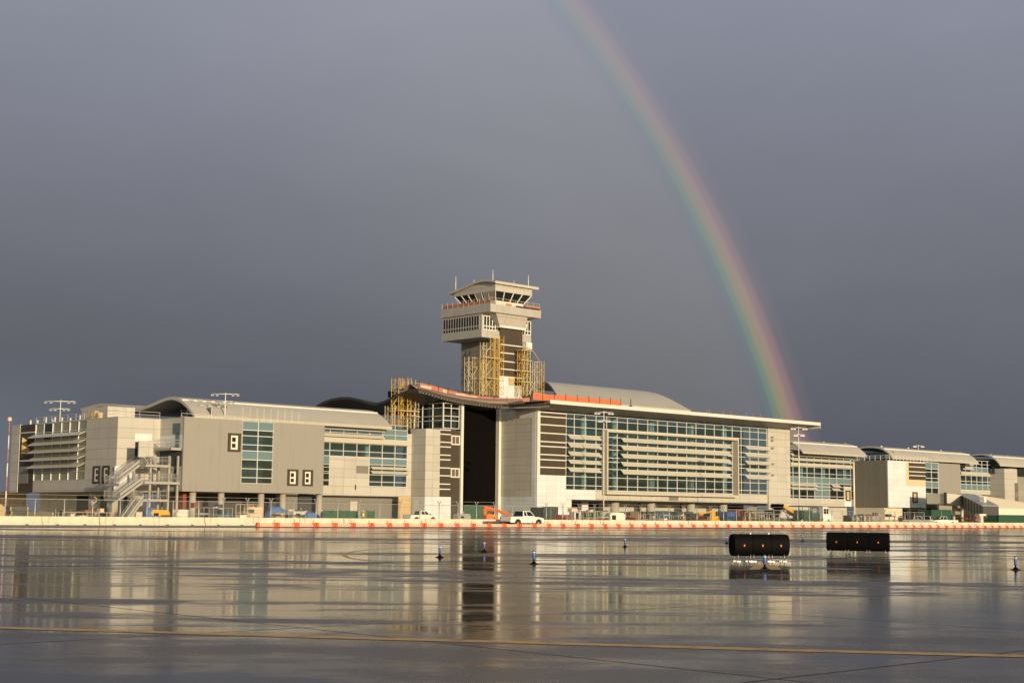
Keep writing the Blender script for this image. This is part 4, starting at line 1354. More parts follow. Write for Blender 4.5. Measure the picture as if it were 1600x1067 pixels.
# fascia follows the wavy roof
wav = [S(uc0 - .6, x, y) for x, y in ((773.5, 439.0), (766, 437.6), (758, 437.2), (750, 438.2), (741, 441), (731, 445.4), (720, 450.5), (709, 455.2), (700.5, 457.8))]
fas = MB()
vs = [(uc0, wc0, zch), (uc0, wc1, zch)]
sidepts = [(uc0, min(max(p, wc0), wc1), z_ - .3) for p, z_ in wav]
o = [(uc0, wc0, zch), (uc0, wc1, zch)] + list(reversed(sidepts))
o2 = [(uc1, p[1], p[2]) for p in o]
k = len(o)
fas.add(o + o2, [tuple(range(k)), tuple(reversed(range(k, 2 * k)))] + [(i, (i + 1) % k, k + (i + 1) % k, k + i) for i in range(k)])
b.part('cab_fascia', fas, 'cream_panel')
uTe = FU(wav[0][0], 838.5)
rows = [[(u_, p, z_) for p, z_ in wav] for u_ in (uc0 - .6, uTe)]
rf = b.part('roof', MB().sheet(rows, (0, 0, -.30)), 'roof_beige_fine')
b.part('roof_edge', MB().box(uc0 - .5, uTe + .05, wav[0][0] - .08, wav[0][0] - .004, wav[0][1] - .42, wav[0][1] + .06), 'cream_metal', rf)
for x, y0, y1, ww in ((712, 454, 432, wc1 - .6), (770, 439, 422, wc0 + .2), (825.5, 448, 430, wc0 + .6), (740.5, 442, 437.5, wc1 - 4), (803, 446, 438.5, wc0 + 1.5)):
    u_, za_ = F(ww, x, y0)
    b.part('antenna', MB().tube((u_, ww, za_ - .3), (u_, ww, FZ(ww, x, y1)), .10 if y0 - y1 > 10 else .06, 6, .05), 'white_metal')

# ------------------------------------------------------------------ scaffolds
def mast(u, w, z0, z1, du=1.0, dw=1.0, r=.05, pitch=1.25):
    mb = MB()
    cs = [(u, w), (u + du, w), (u + du, w + dw), (u, w + dw)]
    for a, c in cs:
        mb.tube((a, c, z0), (a, c, z1), r, 4)
    k = 0
    z = z0 + .3
    while z < z1:
        for i in range(4):
            a, c = cs[i], cs[(i + 1) % 4]
            mb.tube((*a, z), (*c, z), r * .6, 4)
            if z + pitch < z1:
                p, q = (a, c) if (k + i) % 2 else (c, a)
                mb.tube((*p, z), (*q, z + pitch), r * .5, 4)
        z += pitch
        k += 1
    return mb


def scaffold(label, w, masts, decks=(), ties=(), group='scaffolds on and around the tower', mats=('scaffold_yellow', 'scaffold_pale')):
    s = B('scaffold', FU(w, masts[0][0]), w, label, 'scaffold')
    s.root['group'] = group
    for i, (x0, x1, yt, yb, mt, dw) in enumerate(masts):
        u0, u1 = FU(w, x0), FU(w, x1)
        s.part('mast', mast(u0, w, FZ(w, x0, yb), FZ(w, x0, yt), u1 - u0, dw), mats[mt])
    for x0, x1, y, dw in decks:
        z = FZ(w, x0, y)
        s.part('platform', MB().box(FU(w, x0), FU(w, x1), w - .2, w + dw, z - .1, z + .06), 'plywood')
    if ties:
        tm = MB()
        for x0, y0, x1, y1 in ties:
            tm.tube((FU(w, x0), w + .5, FZ(w, x0, y0)), (FU(w, x1), w + .5, FZ(w, x1, y1)), .045, 4)
        s.part('brace', tm, 'scaffold_pale')
    return s


scaffold('tall yellow scaffold mast climbing the left edge of the tower front', wT - 3.2,
         [(770, 775.5, 526.5, 618, 0, 1.2), (778, 784.5, 524, 618, 0, 1.2), (753, 757.5, 534, 618, 1, 1.0)],
         [(753, 784, 557.5, 1.3), (758, 776, 590, 1.2)],
         [(753, 559, 770, 536), (757, 574, 770, 559), (754, 559, 770, 559), (757, 590, 770, 574), (757, 607, 770, 592), (757, 545, 770, 545), (757, 592, 770, 608)])
scaffold('shorter yellow scaffold beside the grey flank of the tower', wT - 2.0,
         [(746.5, 750, 555.5, 616, 0, 1.3), (755, 760, 554.5, 617, 0, 1.3)], [(746, 761, 591, 1.4)],
         [(737, 559, 746, 559), (737, 573, 746, 573), (737, 590, 746, 574), (737, 591, 746, 591)])
scaffold('slim pale scaffold standing alone at the far left of the tower foot', wT - 1.2, [(729.8, 735.6, 556.5, 611, 1, 1.2)], [], [(730, 573, 735.6, 590)])
scaffold('yellow scaffold with ladder beside the right edge of the tower', wT - 2.4,
         [(813.5, 817, 545.5, 618, 0, 1.2), (822.5, 827, 537, 618, 1, 1.0)], [(812, 829, 546, 1.4), (812, 829, 562, 1.4), (812, 829, 579, 1.4), (812, 829, 596, 1.4)],
         [(817, 562, 822, 545), (817, 579, 822, 562), (817, 596, 822, 579), (817, 612, 822, 596)])
scaffold('low open scaffold at the right of the tower above the orange netting', wT - 2.0,
         [(833.5, 837.5, 564.5, 614, 1, 1.2), (844.5, 848.5, 563.5, 614, 0, 1.2)], [(832, 849, 614, 1.6)],
         [(837, 565, 845, 565), (837, 581, 845, 581), (837, 597, 845, 597), (829, 597, 838, 613), (829, 613, 837, 597), (834, 548, 844, 563)])
scaffold('yellow scaffold with work platforms on the terrace left of the black opening', wL + 1.5,
         [(610, 614.5, 633, 674, 1, 2.0), (619.5, 625, 589.5, 674, 0, 2.0), (633.5, 639, 589.5, 674, 0, 2.0), (646, 651.5, 593.5, 668, 1, 2.0)],
         [(620, 640, 606, 2.2), (639, 652, 616.5, 2.2), (619, 652, 640.5, 2.2), (639, 652, 649, 2.2), (610, 640, 671, 2.2)],
         [(612, 634, 620, 622), (625, 630, 633, 622), (625, 597, 633, 597), (625, 600, 633, 600), (625, 655, 633, 641), (625, 641, 633, 655), (614, 648, 620, 634), (652, 608, 668, 622), (656, 608, 672, 622), (668, 622, 672, 622)])

# ------------------------------------------------------------------ orange netting on the roof
def net_run(label, pts, h=1.0, mat='net_orange', ph=.35):
    o = thing('safety_netting', Vector(pts[0]), label, 'netting')
    base = Vector(pts[0])
    net = MB()
    po_ = MB()
    for a, c in zip(pts, pts[1:]):
        a, c = Vector(a) - base, Vector(c) - base
        net.add([a + Vector((0, 0, .05)), c + Vector((0, 0, .05)), c + Vector((0, 0, h)), a + Vector((0, 0, h))], [(0, 1, 2, 3)])
        part('post', MB().tube(a, a + Vector((0, 0, h + ph)), .05, 5), 'tar_black', o)
    part('net', net, mat, o)
    part('post', MB().tube(c, c + Vector((0, 0, h + ph)), .05, 5), 'tar_black', o)
def wp(w, x, y):
    u_, z_ = F(w, x, y)
    return P(u_, w, z_)
net_run('orange safety netting along the canopy edge to the right of the tower', [wp(wV + .4, x, y) for x, y in ((832, 624.5), (848, 626), (866, 627.2), (884, 628.6), (902, 630.2), (920, 631.6), (937, 633), (954, 634.4), (970, 635.8))], 1.15)
net_run('orange safety netting along the wavy roof edge at the tower foot', [wp(194.6, x, y) for x, y in ((655, 606.3), (670, 609.3), (685, 613.5), (700, 617.5), (716, 621.2), (734, 624.4), (752, 627), (772, 629), (792, 630), (812, 630), (828, 629.5))], .95, 'net_dull')
# ------------------------------------------------------------------ passenger bridge at the right
wJ = 172.0
b = B('boarding_bridge', FU(wJ, 1500), wJ, 'beige passenger boarding bridge sloping down beside the far block', 'boarding bridge')
j0, j1 = FU(wJ, 1479.5), FU(wJ, 1512.5)
zj0, zj1 = FZ(wJ, 1479, 787.5), FZ(wJ, 1479, 770.5)
b.part('cabin', MB().hexa([(j0, wJ, zj0), (j1, wJ, zj0 - .3), (j1, wJ + 5, zj0 - .3), (j0, wJ + 5, zj0), (j0, wJ, zj1), (j1, wJ, zj1 - .25), (j1, wJ + 5, zj1 - .25), (j0, wJ + 5, zj1)]), 'louver_metal', bevel=.12)
b.part('cabin_edge', MB().box(j0 - .25, j0 - .01, wJ - .1, wJ + .5, zj0 - .2, zj1 + .2), 'dark_grey')
a0 = (j1 + .05, wJ + .2)
a1 = (FU(wJ - 14, 1548), wJ - 14)
zt0, zt1 = zj1 - .2, FZ(wJ - 14, 1548, 791)
d = Vector((a1[0] - a0[0], a1[1] - a0[1], 0))
nn = Vector((d.y, -d.x, 0)).normalized() * 1.7
def tun(a0, a1, za, zb, h, half, mb=None, dx=0):
    mb = mb or MB()
    d = Vector((a1[0] - a0[0], a1[1] - a0[1], 0)).normalized()
    n_ = Vector((-d.y, d.x, 0)) * half
    q = [Vector((*a0, 0)) - n_, Vector((*a1, 0)) - n_, Vector((*a1, 0)) + n_, Vector((*a0, 0)) + n_]
    zs2 = [za, zb, zb, za]
    return mb.hexa([(p.x, p.y, z - h) for p, z in zip(q, zs2)] + [(p.x, p.y, z) for p, z in zip(q, zs2)])
tn = b.part('tunnel', tun(a0, a1, zt0, zt1, 2.6, 1.5), 'soffit_panel')
rib = MB()
for i in range(9):
    f = i / 8
    p = (a0[0] + (a1[0] - a0[0]) * f, a0[1] + (a1[1] - a0[1]) * f)
    g = f + .012
    p2_ = (a0[0] + (a1[0] - a0[0]) * g, a0[1] + (a1[1] - a0[1]) * g)
    z = zt0 + (zt1 - zt0) * f
    tun(p, p2_, z + .08, z + .05, 2.7, 1.6, rib)
b.part('rib', rib, 'dark_grey', tn)
b.part('roof_sheet', tun(a0, a1, zt0 + .2, zt1 + .2, .1, 1.75), 'galvanised')
c0, c1 = (FU(wJ + 7, 1506), wJ + 7), (FU(wJ + 7, 1640), wJ + 7)
b.part('ramp_tunnel', tun(c0, c1, FZ(wJ + 7, 1506, 770.5), FZ(wJ + 7, 1640, 793), 3.4, 1.6), 'cream_metal')
b.part('ramp_wall', MB().box(FU(wJ + 2, 1546), FU(wJ + 2, 1660), wJ + 2, wJ + 4.5, 0, FZ(wJ + 2, 1570, 794)), 'sign_white')
for x in (1490, 1503):
    b.part('support_leg', MB().lathe((FU(wJ + 2, x), wJ + 2, 0), [(.35, 0), (.35, zj0 - .2)], 10), 'cream_metal')
b.part('wheel_bogie', MB().box(a1[0] - 1.0, a1[0] + .2, a1[1] - 1.2, a1[1] + 1.2, .1, zt1 - 2.5), 'dark_grey', bevel=.1)
b.part('roof_box', MB().box(a0[0] + d.x * .7 - .5, a0[0] + d.x * .7 + .6, a0[1] + d.y * .7 - .5, a0[1] + d.y * .7 + .5, zt0 + (zt1 - zt0) * .7, zt0 + (zt1 - zt0) * .7 + 1.3), 'sign_white')
b.part('handrail', (lambda mb: (rail(mb, [(FU(wJ + 9, 1575), wJ + 9, FZ(wJ + 9, 1575, 782)), (FU(wJ + 9, 1600), wJ + 9, FZ(wJ + 9, 1600, 774))], h=1.2, post=1.2), mb)[1])(MB()), 'insulation_pink')

# ------------------------------------------------------------------ low far building and mast on the left edge
wl0 = 232.0
b = B('storage_building', FU(wl0, -30), wl0, 'low pale building at the left edge behind the panelled block', 'building')
b.part('wall', MB().box(FU(wl0, -60), FU(wl0, 40), wl0, wl0 + 18, 0, FZ(wl0, 10, 771)), 'tan_board')
b.part('roof', MB().box(FU(wl0, -60) - .3, FU(wl0, 40) + .3, wl0 - .3, wl0 + 18.3, FZ(wl0, 10, 771) + .004, FZ(wl0, 10, 768)), 'cream_metal')
b.part('upper_storey', MB().box(FU(wl0, -60), FU(wl0, 5), wl0 + 6, wl0 + 16, FZ(wl0, 10, 768) + .004, FZ(wl0, 10, 752)), 'pale_panel')
b = B('warning_mast', FU(215, 8), 215, 'thin red and white banded mast at the left edge', 'mast')
zt = FZ(215, 8, 658)
n = 7
for i in range(n):
    b.part('band', MB().tube((FU(215, 8), 215, zt * i / n), (FU(215, 8), 215, zt * (i + 1) / n), .13 - .008 * i, 8, .122 - .008 * i), 'sign_white' if i in (1, 3, 5) else 'net_dull')
b.part('beacon', MB().lathe((FU(215, 8), 215, zt), [(.1, 0), (.35, .1), (.35, .5), (.1, .7)], 8), 'insulation_pink')

# ------------------------------------------------------------------ floodlight poles
def flood_pole(label, w, x, ytop, ybase, arm, tiers=2, r=.16):
    u_, zt = F(w, x, ytop)
    z0_ = 0 if ybase is None else FZ(w, x, ybase)
    o = thing('floodlight_pole', P(u_, w, z0_), label, 'light pole', PHI, 'floodlight poles around the terminal')
    r *= .72
    H = zt - z0_
    part('pole', MB().tube((0, 0, 0), (0, 0, H), r, 10, r * .6), 'white_metal', o)
    ang_ = R(-40)
    dx, dy = math.cos(ang_), math.sin(ang_)
    for k in range(tiers):
        L = arm * (1, .62)[k]
        z = H - .2 - k * 1.15
        part('crossarm', MB().tube((-L * dx, -L * dy, z), (L * dx, L * dy, z), .07, 6), 'white_metal', o)
        for s in ((-1, -.62, .62, 1) if k == 0 else (-1, -.5, .5, 1)):
            px_, py_ = s * L * dx, s * L * dy
            hd = MB()
            fx, fy = -dy, dx
            sg = -1
            hd.hexa([(px_ - .20 * dx + sg * .1 * fx, py_ - .20 * dy + sg * .1 * fy, z - .2), (px_ + .20 * dx + sg * .1 * fx, py_ + .20 * dy + sg * .1 * fy, z - .2),
                     (px_ + .20 * dx + sg * .50 * fx, py_ + .20 * dy + sg * .50 * fy, z - .36), (px_ - .20 * dx + sg * .50 * fx, py_ - .20 * dy + sg * .50 * fy, z - .36),
                     (px_ - .20 * dx + sg * .1 * fx, py_ - .20 * dy + sg * .1 * fy, z + .02), (px_ + .20 * dx + sg * .1 * fx, py_ + .20 * dy + sg * .1 * fy, z + .02),
                     (px_ + .20 * dx + sg * .50 * fx, py_ + .20 * dy + sg * .50 * fy, z - .2), (px_ - .20 * dx + sg * .50 * fx, py_ - .20 * dy + sg * .50 * fy, z - .2)])
            part('lamp_head', hd, 'galvanised', o)
    return o
flood_pole('floodlight pole rising behind the roof of the cream panelled block', 215, 95, 625, None, 2.2)
flood_pole('floodlight pole behind the plain taupe block', wL - 2, 352.5, 613.5, 660, 1.95)
flood_pole('floodlight pole standing in front of the picture frame of the glazed hall', 152, 943.5, 642, None, 1.25)
flood_pole('floodlight pole below the right tip of the canopy', 156, 1247.5, 666.5, None, 1.3)
flood_pole('floodlight pole behind the block covered in white boards', 197, 1434.5, 695, 721, 1.2)

# ------------------------------------------------------------------ fence, concrete barriers, barricades
wFn = WB + .9
uf0 = FU(wFn, 54.5) - 3.05 * 5
nP = int((FU(wFn, 1455) - uf0) / 3.05)
fe_ = thing('chain_link_fence', P(uf0, wFn), 'long chain link fence with pale posts behind the concrete barriers', 'fence', PHI)
FH = 2.55
for i in range(nP + 1):
    mb = MB().tube((i * 3.05, 0, 0), (i * 3.05, 0, FH), .055, 6)
    if 12 <= i <= 40 or i % 9 == 0:
        mb.tube((i * 3.05, 0, FH), (i * 3.05 - .1, -.36, FH + .42), .04, 4).tube((i * 3.05, 0, FH), (i * 3.05 + .1, .36, FH + .42), .04, 4)
        mb.tube((i * 3.05, 0, FH), (i * 3.05 - .3, 0, FH + .42), .035, 4).tube((i * 3.05, 0, FH), (i * 3.05 + .3, 0, FH + .42), .035, 4)
    part('post', mb, 'galvanised', fe_)
part('mesh', MB().add([(0, 0, .05), (nP * 3.05, 0, .05), (nP * 3.05, 0, FH), (0, 0, FH)], [(0, 1, 2, 3)]), 'chain_link', fe_)
part('top_rail', MB().tube((0, 0, FH - .03), (nP * 3.05, 0, FH - .03), .028, 5).tube((0, .35, FH + .4), (nP * 3.05, .35, FH + .4), .008, 3).tube((0, -.35, FH + .4), (nP * 3.05, -.35, FH + .4), .008, 3), 'galvanised', fe_)

kp = [(-.31, 0), (.31, 0), (.31, .07), (.13, .33), (.085, .84), (-.085, .84), (-.13, .33), (-.31, .07)]
def krail_mesh():
    mb = MB()
    n = len(kp)
    vs = [(0.03, y, z) for y, z in kp] + [(6.05, y, z) for y, z in kp]
    mb.add(vs, [(k, (k + 1) % n, n + (k + 1) % n, n + k) for k in range(n)] + [tuple(reversed(range(n))), tuple(range(n, 2 * n))])
    return mb
k0 = FU(WB, -30)
kn = int((FU(WB, 1690) - k0) / 6.08)
KL = 'pale concrete jersey barrier in the long line along the fence'
first = None
for i in range(kn):
    u_ = k0 + i * 6.08
    jit = random.uniform(-.06, .06)
    if first is None:
        first = single('concrete_barrier', krail_mesh(), 'concrete', P(u_, WB + jit), PHI, KL, 'barrier', 'concrete barriers along the fence', bevel=.02)
        part('lifting_slot', MB().box(1.4, 1.75, -.315, .315, .0, .09).box(4.3, 4.65, -.315, .315, .0, .09), 'dark_grey', first)
        for x in (1.2, 4.9):
            part('drain_hole', MB().tube((x, -.118, .48), (x, -.10, .48), .04, 6), 'dark_grey', first)
    else:
        c = copy_tree(first)
        c.location = P(u_, WB + jit)
        c.rotation_euler = (0, 0, PHI + random.uniform(-.006, .006))

def barricade():
    o = thing('barricade', (0, 0, 0), 'low orange and white plastic barricade in the long row before the concrete barriers', 'barricade', PHI, 'orange and white barricades')
    part('body', MB().box(.36, 2.04, -.15, .15, .03, .34), 'barricade_white', o, bevel=.03)
    for x0, x1 in ((0.01, .355), (2.045, 2.39)):
        part('end_block', MB().hexa([(x0, -.20, .004), (x1, -.20, .004), (x1, .20, .004), (x0, .20, .004), (x0 + .03, -.15, .42), (x1 - .03, -.15, .42), (x1 - .03, .15, .42), (x0 + .03, .15, .42)]), 'safety_orange', o, bevel=.02)
    st_ = MB()
    for i in range(6):
        x = .42 + i * .27
        st_.hexa([(x, -.156, .08), (x + .11, -.156, .08), (x + .11, -.151, .08), (x, -.151, .08), (x + .12, -.156, .31), (x + .23, -.156, .31), (x + .23, -.151, .31), (x + .12, -.151, .31)])
    part('stripes', st_, 'safety_orange', o)
    part('foot', MB().box(.36, 2.04, -.17, .17, .003, .03), 'safety_orange', o)
    return o
br0 = barricade()
q0 = FU(WR, 400.5)
qn = int((FU(WR, 1660) - q0) / 2.44)
lampm = MB().tube((2.2, 0, .41), (2.2, 0, .56), .015, 5).box(2.16, 2.24, -.04, .04, .56, .66).mesh('lamp', 'lamp_red')
for i in range(qn):
    o = br0 if i == 0 else copy_tree(br0)
    o.location = P(q0 + 2.44 * i, WR + random.uniform(-.05, .05))
    o.rotation_euler = (0, 0, PHI + random.uniform(-.012, .012))
    if i % 2 == 0:
        l = bpy.data.objects.new('lamp', lampm)
        C.objects.link(l)
        l.parent = o
br0['label'] = 'leftmost barricade at the end of the orange and white row'
del br0['group']

# ------------------------------------------------------------------ vehicles
def wheel(o, x, y, r=.38, wd=.26):
    s = 1 if y > 0 else -1
    t_ = MB()
    n = 18
    pr = [(r * .55, -wd / 2), (r * .93, -wd / 2), (r, -wd * .32), (r, wd * .32), (r * .93, wd / 2), (r * .55, wd / 2)]
    vs = [(x + q * math.cos(2 * math.pi * k / n), y + yy, r + q * math.sin(2 * math.pi * k / n)) for q, yy in pr for k in range(n)]
    fs = [(i * n + k, i * n + (k + 1) % n, (i + 1) * n + (k + 1) % n, (i + 1) * n + k) for i in range(len(pr) - 1) for k in range(n)]
    t_.add(vs, fs, True)
    w_ = part('wheel', t_, 'tyre_black', o)
    part('rim', MB().tube((x, y - wd * .36, r), (x, y + wd * .36, r), r * .57, 14).tube((x, y + s * wd * .36, r), (x, y + s * wd * .42, r), r * .18, 8), 'rim_metal', w_)


def pickup(label, loc, rot, col='truck_white', group=None, crew=False):
    o = thing('pickup_truck', loc, label, 'pickup truck', rot, group)
    hw_ = .97
    poly = [(0.0, .50), (.0, 1.20)]
    cab0, cab1 = 2.15, 4.15
    poly += [(cab0, 1.22), (cab1, 1.22), (5.30, 1.10), (5.62, .98), (5.68, .62), (5.62, .46)]
    def arch(cx, r=.49):
        return [(cx + r * math.cos(a), .40 + r * math.sin(a)) for a in [R(x) for x in range(8, 180, 20)]]
    poly += [(5.30, .44)] + arch(4.72) + [(4.12, .44), (1.80, .44)] + arch(1.22) + [(.62, .46)]
    body = MB().prism(poly, -hw_, hw_)
    part('body', body, col, o, bevel=.035)
    cb = MB()
    zb, zt = 1.21, 1.90
    q = [(cab0 + .02, hw_ - .05), (cab1 + .10, hw_ - .05)]
    t0, t1 = cab0 + .16, cab1 - .62
    yt = hw_ - .23
    cb.hexa([(q[0][0], -q[0][1], zb), (q[1][0], -q[1][1], zb), (q[1][0], q[1][1], zb), (q[0][0], q[0][1], zb), (t0, -yt, zt), (t1, -yt, zt), (t1, yt, zt), (t0, yt, zt)])
    part('cab', cb, col, o, bevel=.06)
    def cabpt(fx, side, f):
        """on the cab side: fx along, f up"""
        x0, x1 = q[0][0] + (t0 - q[0][0]) * f, q[1][0] + (t1 - q[1][0]) * f
        return (x0 + (x1 - x0) * fx, side * (q[0][1] + (yt - q[0][1]) * f + .012), zb + (zt - zb) * f)
    for s in (-1, 1):
        spans = ((.08, .46), (.51, .90)) if crew else ((.07, .30), (.36, .90))
        for a, c2 in spans:
            part('side_window', MB().add([cabpt(a, s, .12), cabpt(c2, s, .12), cabpt(c2 - .03, s, .86), cabpt(a + .01, s, .86)], [(0, 1, 2, 3)]), 'dark_glass', o)
        part('door_handle', MB().box(cab0 + .62, cab0 + .84, s * (hw_ + .005), s * (hw_ + .03), 1.02, 1.06), 'tar_black', o)
        part('mirror', MB().box(cab1 - .15, cab1 - .02, s * (hw_ - .02), s * (hw_ + .22), 1.24, 1.42), 'tar_black', o, bevel=.02)
        part('headlight', MB().box(5.45, 5.67, s * .62, s * .93, .84, 1.02), 'lamp_clear', o)
        part('tail_lamp', MB().box(-.02, .06, s * .80, s * .955, .80, 1.12), 'lamp_red', o)
        part('wheel_flare', MB().prism([(1.22 + .53 * math.cos(R(a)), .40 + .53 * math.sin(R(a))) for a in range(0, 181, 15)] + [(1.22 + .48 * math.cos(R(a)), .40 + .48 * math.sin(R(a))) for a in range(180, -1, -15)], s * (hw_ - .02), s * (hw_ + .03)), 'dark_grey', o)
        part('wheel_flare', MB().prism([(4.72 + .53 * math.cos(R(a)), .40 + .53 * math.sin(R(a))) for a in range(0, 181, 15)] + [(4.72 + .48 * math.cos(R(a)), .40 + .48 * math.sin(R(a))) for a in range(180, -1, -15)], s * (hw_ - .02), s * (hw_ + .03)), 'dark_grey', o)
    def lerp3(a, c2, f): return tuple(x + (y - x) * f for x, y in zip(a, c2))
    wf = [(q[1][0], -q[1][1], zb), (q[1][0], q[1][1], zb), (t1, yt, zt), (t1, -yt, zt)]
    def inset(pts, off):
        c_ = Vector([sum(p[i] for p in pts) / 4 for i in range(3)])
        return [tuple(Vector(p).lerp(c_, .12) + Vector(off)) for p in pts]
    part('windscreen', MB().add(inset(wf, (.012, 0, .008)), [(0, 1, 2, 3)]), 'dark_glass', o)
    wr2 = [(q[0][0], -q[0][1], zb), (q[0][0], q[0][1], zb), (t0, yt, zt), (t0, -yt, zt)]
    part('rear_window', MB().add(inset(wr2, (-.012, 0, .004)), [(0, 1, 2, 3)]), 'dark_glass', o)
    part('cargo_bed', MB().box(.10, cab0 - .06, -hw_ + .12, hw_ - .12, 1.21, 1.228), 'dark_grey', o)
    part('tailgate', MB().box(-.03, -.004, -hw_ + .18, hw_ - .18, .66, 1.17), col, o, bevel=.01)
    part('bumper', MB().box(-.16, -.01, -hw_ + .04, hw_ - .04, .44, .62), 'dark_grey', o, bevel=.03)
    part('bumper', MB().box(5.60, 5.78, -hw_ + .04, hw_ - .04, .42, .64), 'bumper_chrome', o, bevel=.03)
    part('grille', MB().box(5.66, 5.70, -.58, .58, .70, .98), 'tar_black', o)
    part('chassis', MB().box(.3, 5.3, -.6, .6, .30, .46), 'tar_black', o)
    for x in (1.22, 4.72):
        for s in (-1, 1):
            wheel(o, x, s * (hw_ - .14), .39)
    return o


wv = 131.2
pickup('white pickup truck driving between the barricades and the concrete barriers', P(FU(wv, 789.5), wv, .006), PHI)
wv = 187.0
pickup('white pickup truck parked by the white boards left of the black opening', P(FU(wv, 636), wv, .006), PHI, crew=True)
for i, (x, w_, col, lb) in enumerate(((1408, 152, 'galvanised', 'pale grey pickup truck parked under the block with white boards'), (1443, 150, 'louver_metal', 'beige pickup truck parked left of the boarding bridge cabin'),
                                      (1493, 150, 'galvanised', 'silver pickup truck parked under the boarding bridge cabin'))):
    pickup(lb, P(FU(w_, x), w_, .006), PHI + R((-62, 20, 150)[i]), col, crew=True)


def van_truck(label, loc, rot):
    o = thing('service_truck', loc, label, 'truck', rot)
    part('cab', MB().prism([(4.3, .6), (4.3, 2.55), (5.5, 2.55), (5.85, 1.6), (6.6, 1.4), (6.7, .6)], -1.1, 1.1), 'truck_white', o, bevel=.06)
    for s in (-1, 1):
        for x0, x1 in ((4.45, 5.0), (5.1, 5.55)):
            part('side_window', MB().box(x0, x1, s * 1.102, s * 1.115, 1.6, 2.3), 'dark_glass', o)
        part('headlight', MB().box(6.6, 6.72, s * .6, s * 1.0, .85, 1.1), 'lamp_clear', o)
    part('windscreen', MB().add([(5.54, -1.0, 2.5), (5.54, 1.0, 2.5), (5.87, 1.0, 1.65), (5.87, -1.0, 1.65)], [(0, 1, 2, 3)]), 'dark_glass', o)
    part('flat_bed', MB().box(-.6, 4.2, -1.2, 1.2, .75, .98), 'dark_grey', o)
    rk = MB()
    for x in (-.4, 1.8, 4.1):
        for s in (-1.1, 1.1):
            rk.tube((x, s, .98), (x, s, 2.6), .05, 4)
    rk.path([(-.4, -1.1, 2.6), (4.1, -1.1, 2.6), (4.1, 1.1, 2.6), (-.4, 1.1, 2.6), (-.4, -1.1, 2.6)], .06, 4)
    part('rack', rk, 'container_dark', o)
    part('load', MB().box(.2, 2.0, -1, 1, .98, 2.1).box(2.2, 3.9, -.9, .9, .98, 1.7), 'container_green', o, bevel=.1)
    for x in (.5, 1.5, 5.6):
        for s in (-1, 1):
            wheel(o, x, s * .95, .46, .3)
    return o
van_truck('white cab truck with a dark racked bed right of the lone light pole', P(FU(154, 1246), 154, .006), PHI).scale = (1.3, 1.3, 1.3)


def boom_lift(label, loc, rot, col, boom):
    o = thing('boom_lift', loc, label, 'boom lift', rot)
    part('chassis', MB().box(-1.4, 1.4, -.9, .9, .45, .85), 'dark_grey', o, bevel=.06)
    for x in (-1.0, 1.0):
        for s in (-1, 1):
            wheel(o, x, s * .95, .48, .34)
    part('turret', MB().prism([(-1.7, .95), (-1.7, 1.8), (-1.2, 2.05), (.6, 1.9), (.8, .95)], -.75, .75), col, o, bevel=.08)
    mb = MB()
    for a, c2, r in boom:
        a, c2 = Vector(a), Vector(c2)
        mb.tube(a, c2, r, 4)
    part('boom', mb, col, o)
    e = Vector(boom[-1][1])
    bk_ = MB().box(e.x - .1, e.x + .9, e.y - .9, e.y + .9, e.z - .15, e.z - .05)
    for x in (-.1, .9):
        for y in (-.9, .9):
            bk_.tube((e.x + x, e.y + y, e.z - .1), (e.x + x, e.y + y, e.z + 1.0), .04, 4)
    bk_.path([(e.x - .1, e.y - .9, e.z + 1), (e.x + .9, e.y - .9, e.z + 1), (e.x + .9, e.y + .9, e.z + 1), (e.x - .1, e.y + .9, e.z + 1), (e.x - .1, e.y - .9, e.z + 1)], .04, 4)
    part('basket', bk_, 'dark_grey', o)
    o.scale = (.8, .8, .74)
    return o
boom_lift('orange boom lift with folded arms behind the white pickup truck', P(FU(158, 769), 158, .004), PHI + R(-8), 'lift_orange',
          [((-1.4, 0, 1.7), (-1.6, 0, 3.35), .34), ((-1.9, 0, 3.2), (1.2, 0, 2.75), .36), ((1.0, 0, 2.75), (3.3, 0, 2.0), .30), ((3.1, 0, 2.1), (4.2, 0, 1.5), .2)])
boom_lift('yellow boom lift left of the small blue container', P(FU(160, 1112), 160, .004), PHI + R(172), 'machine_yellow',
          [((-.5, 0, 1.2), (-.5, 0, 3.1), .62), ((-.6, 0, 3.2), (2.8, 0, 2.6), .20), ((2.6, 0, 2.5), (3.9, 0, 2.5), .42), ((3.6, 0, 2.3), (4.2, 0, 1.3), .16)])

b = B('belt_loader', FU(156, 1212), 156, 'yellow conveyor loader with its belt raised beside the lone light pole', 'belt loader')
bu = lambda x: FU(156, x)
bz = lambda x, y: FZ(156, x, y)
b.part('boom', MB().hexa([(bu(1216), 155, bz(1216, 792)), (bu(1240), 155, bz(1240, 806)), (bu(1240), 156.6, bz(1240, 806)), (bu(1216), 156.6, bz(1216, 792)), (bu(1217.5), 155, bz(1217, 787.5)), (bu(1242), 155, bz(1242, 801.5)), (bu(1242), 156.6, bz(1242, 801.5)), (bu(1217.5), 156.6, bz(1217, 787.5))]), 'machine_yellow', bevel=.05)
b.part('belt_head', MB().hexa([(bu(1208), 154.9, bz(1208, 792.5)), (bu(1215.5), 154.9, bz(1215, 795.5)), (bu(1215.5), 156.7, bz(1215, 795.5)), (bu(1208), 156.7, bz(1208, 792.5)), (bu(1210), 154.9, bz(1210, 786.8)), (bu(1217.3), 154.9, bz(1217, 787.3)), (bu(1217.3), 156.7, bz(1217, 787.3)), (bu(1210), 156.7, bz(1210, 786.8))]), 'tar_black')
b.part('chassis', MB().box(bu(1202), bu(1238), 154.9, 156.7, .5, 1.3), 'container_dark', bevel=.08)
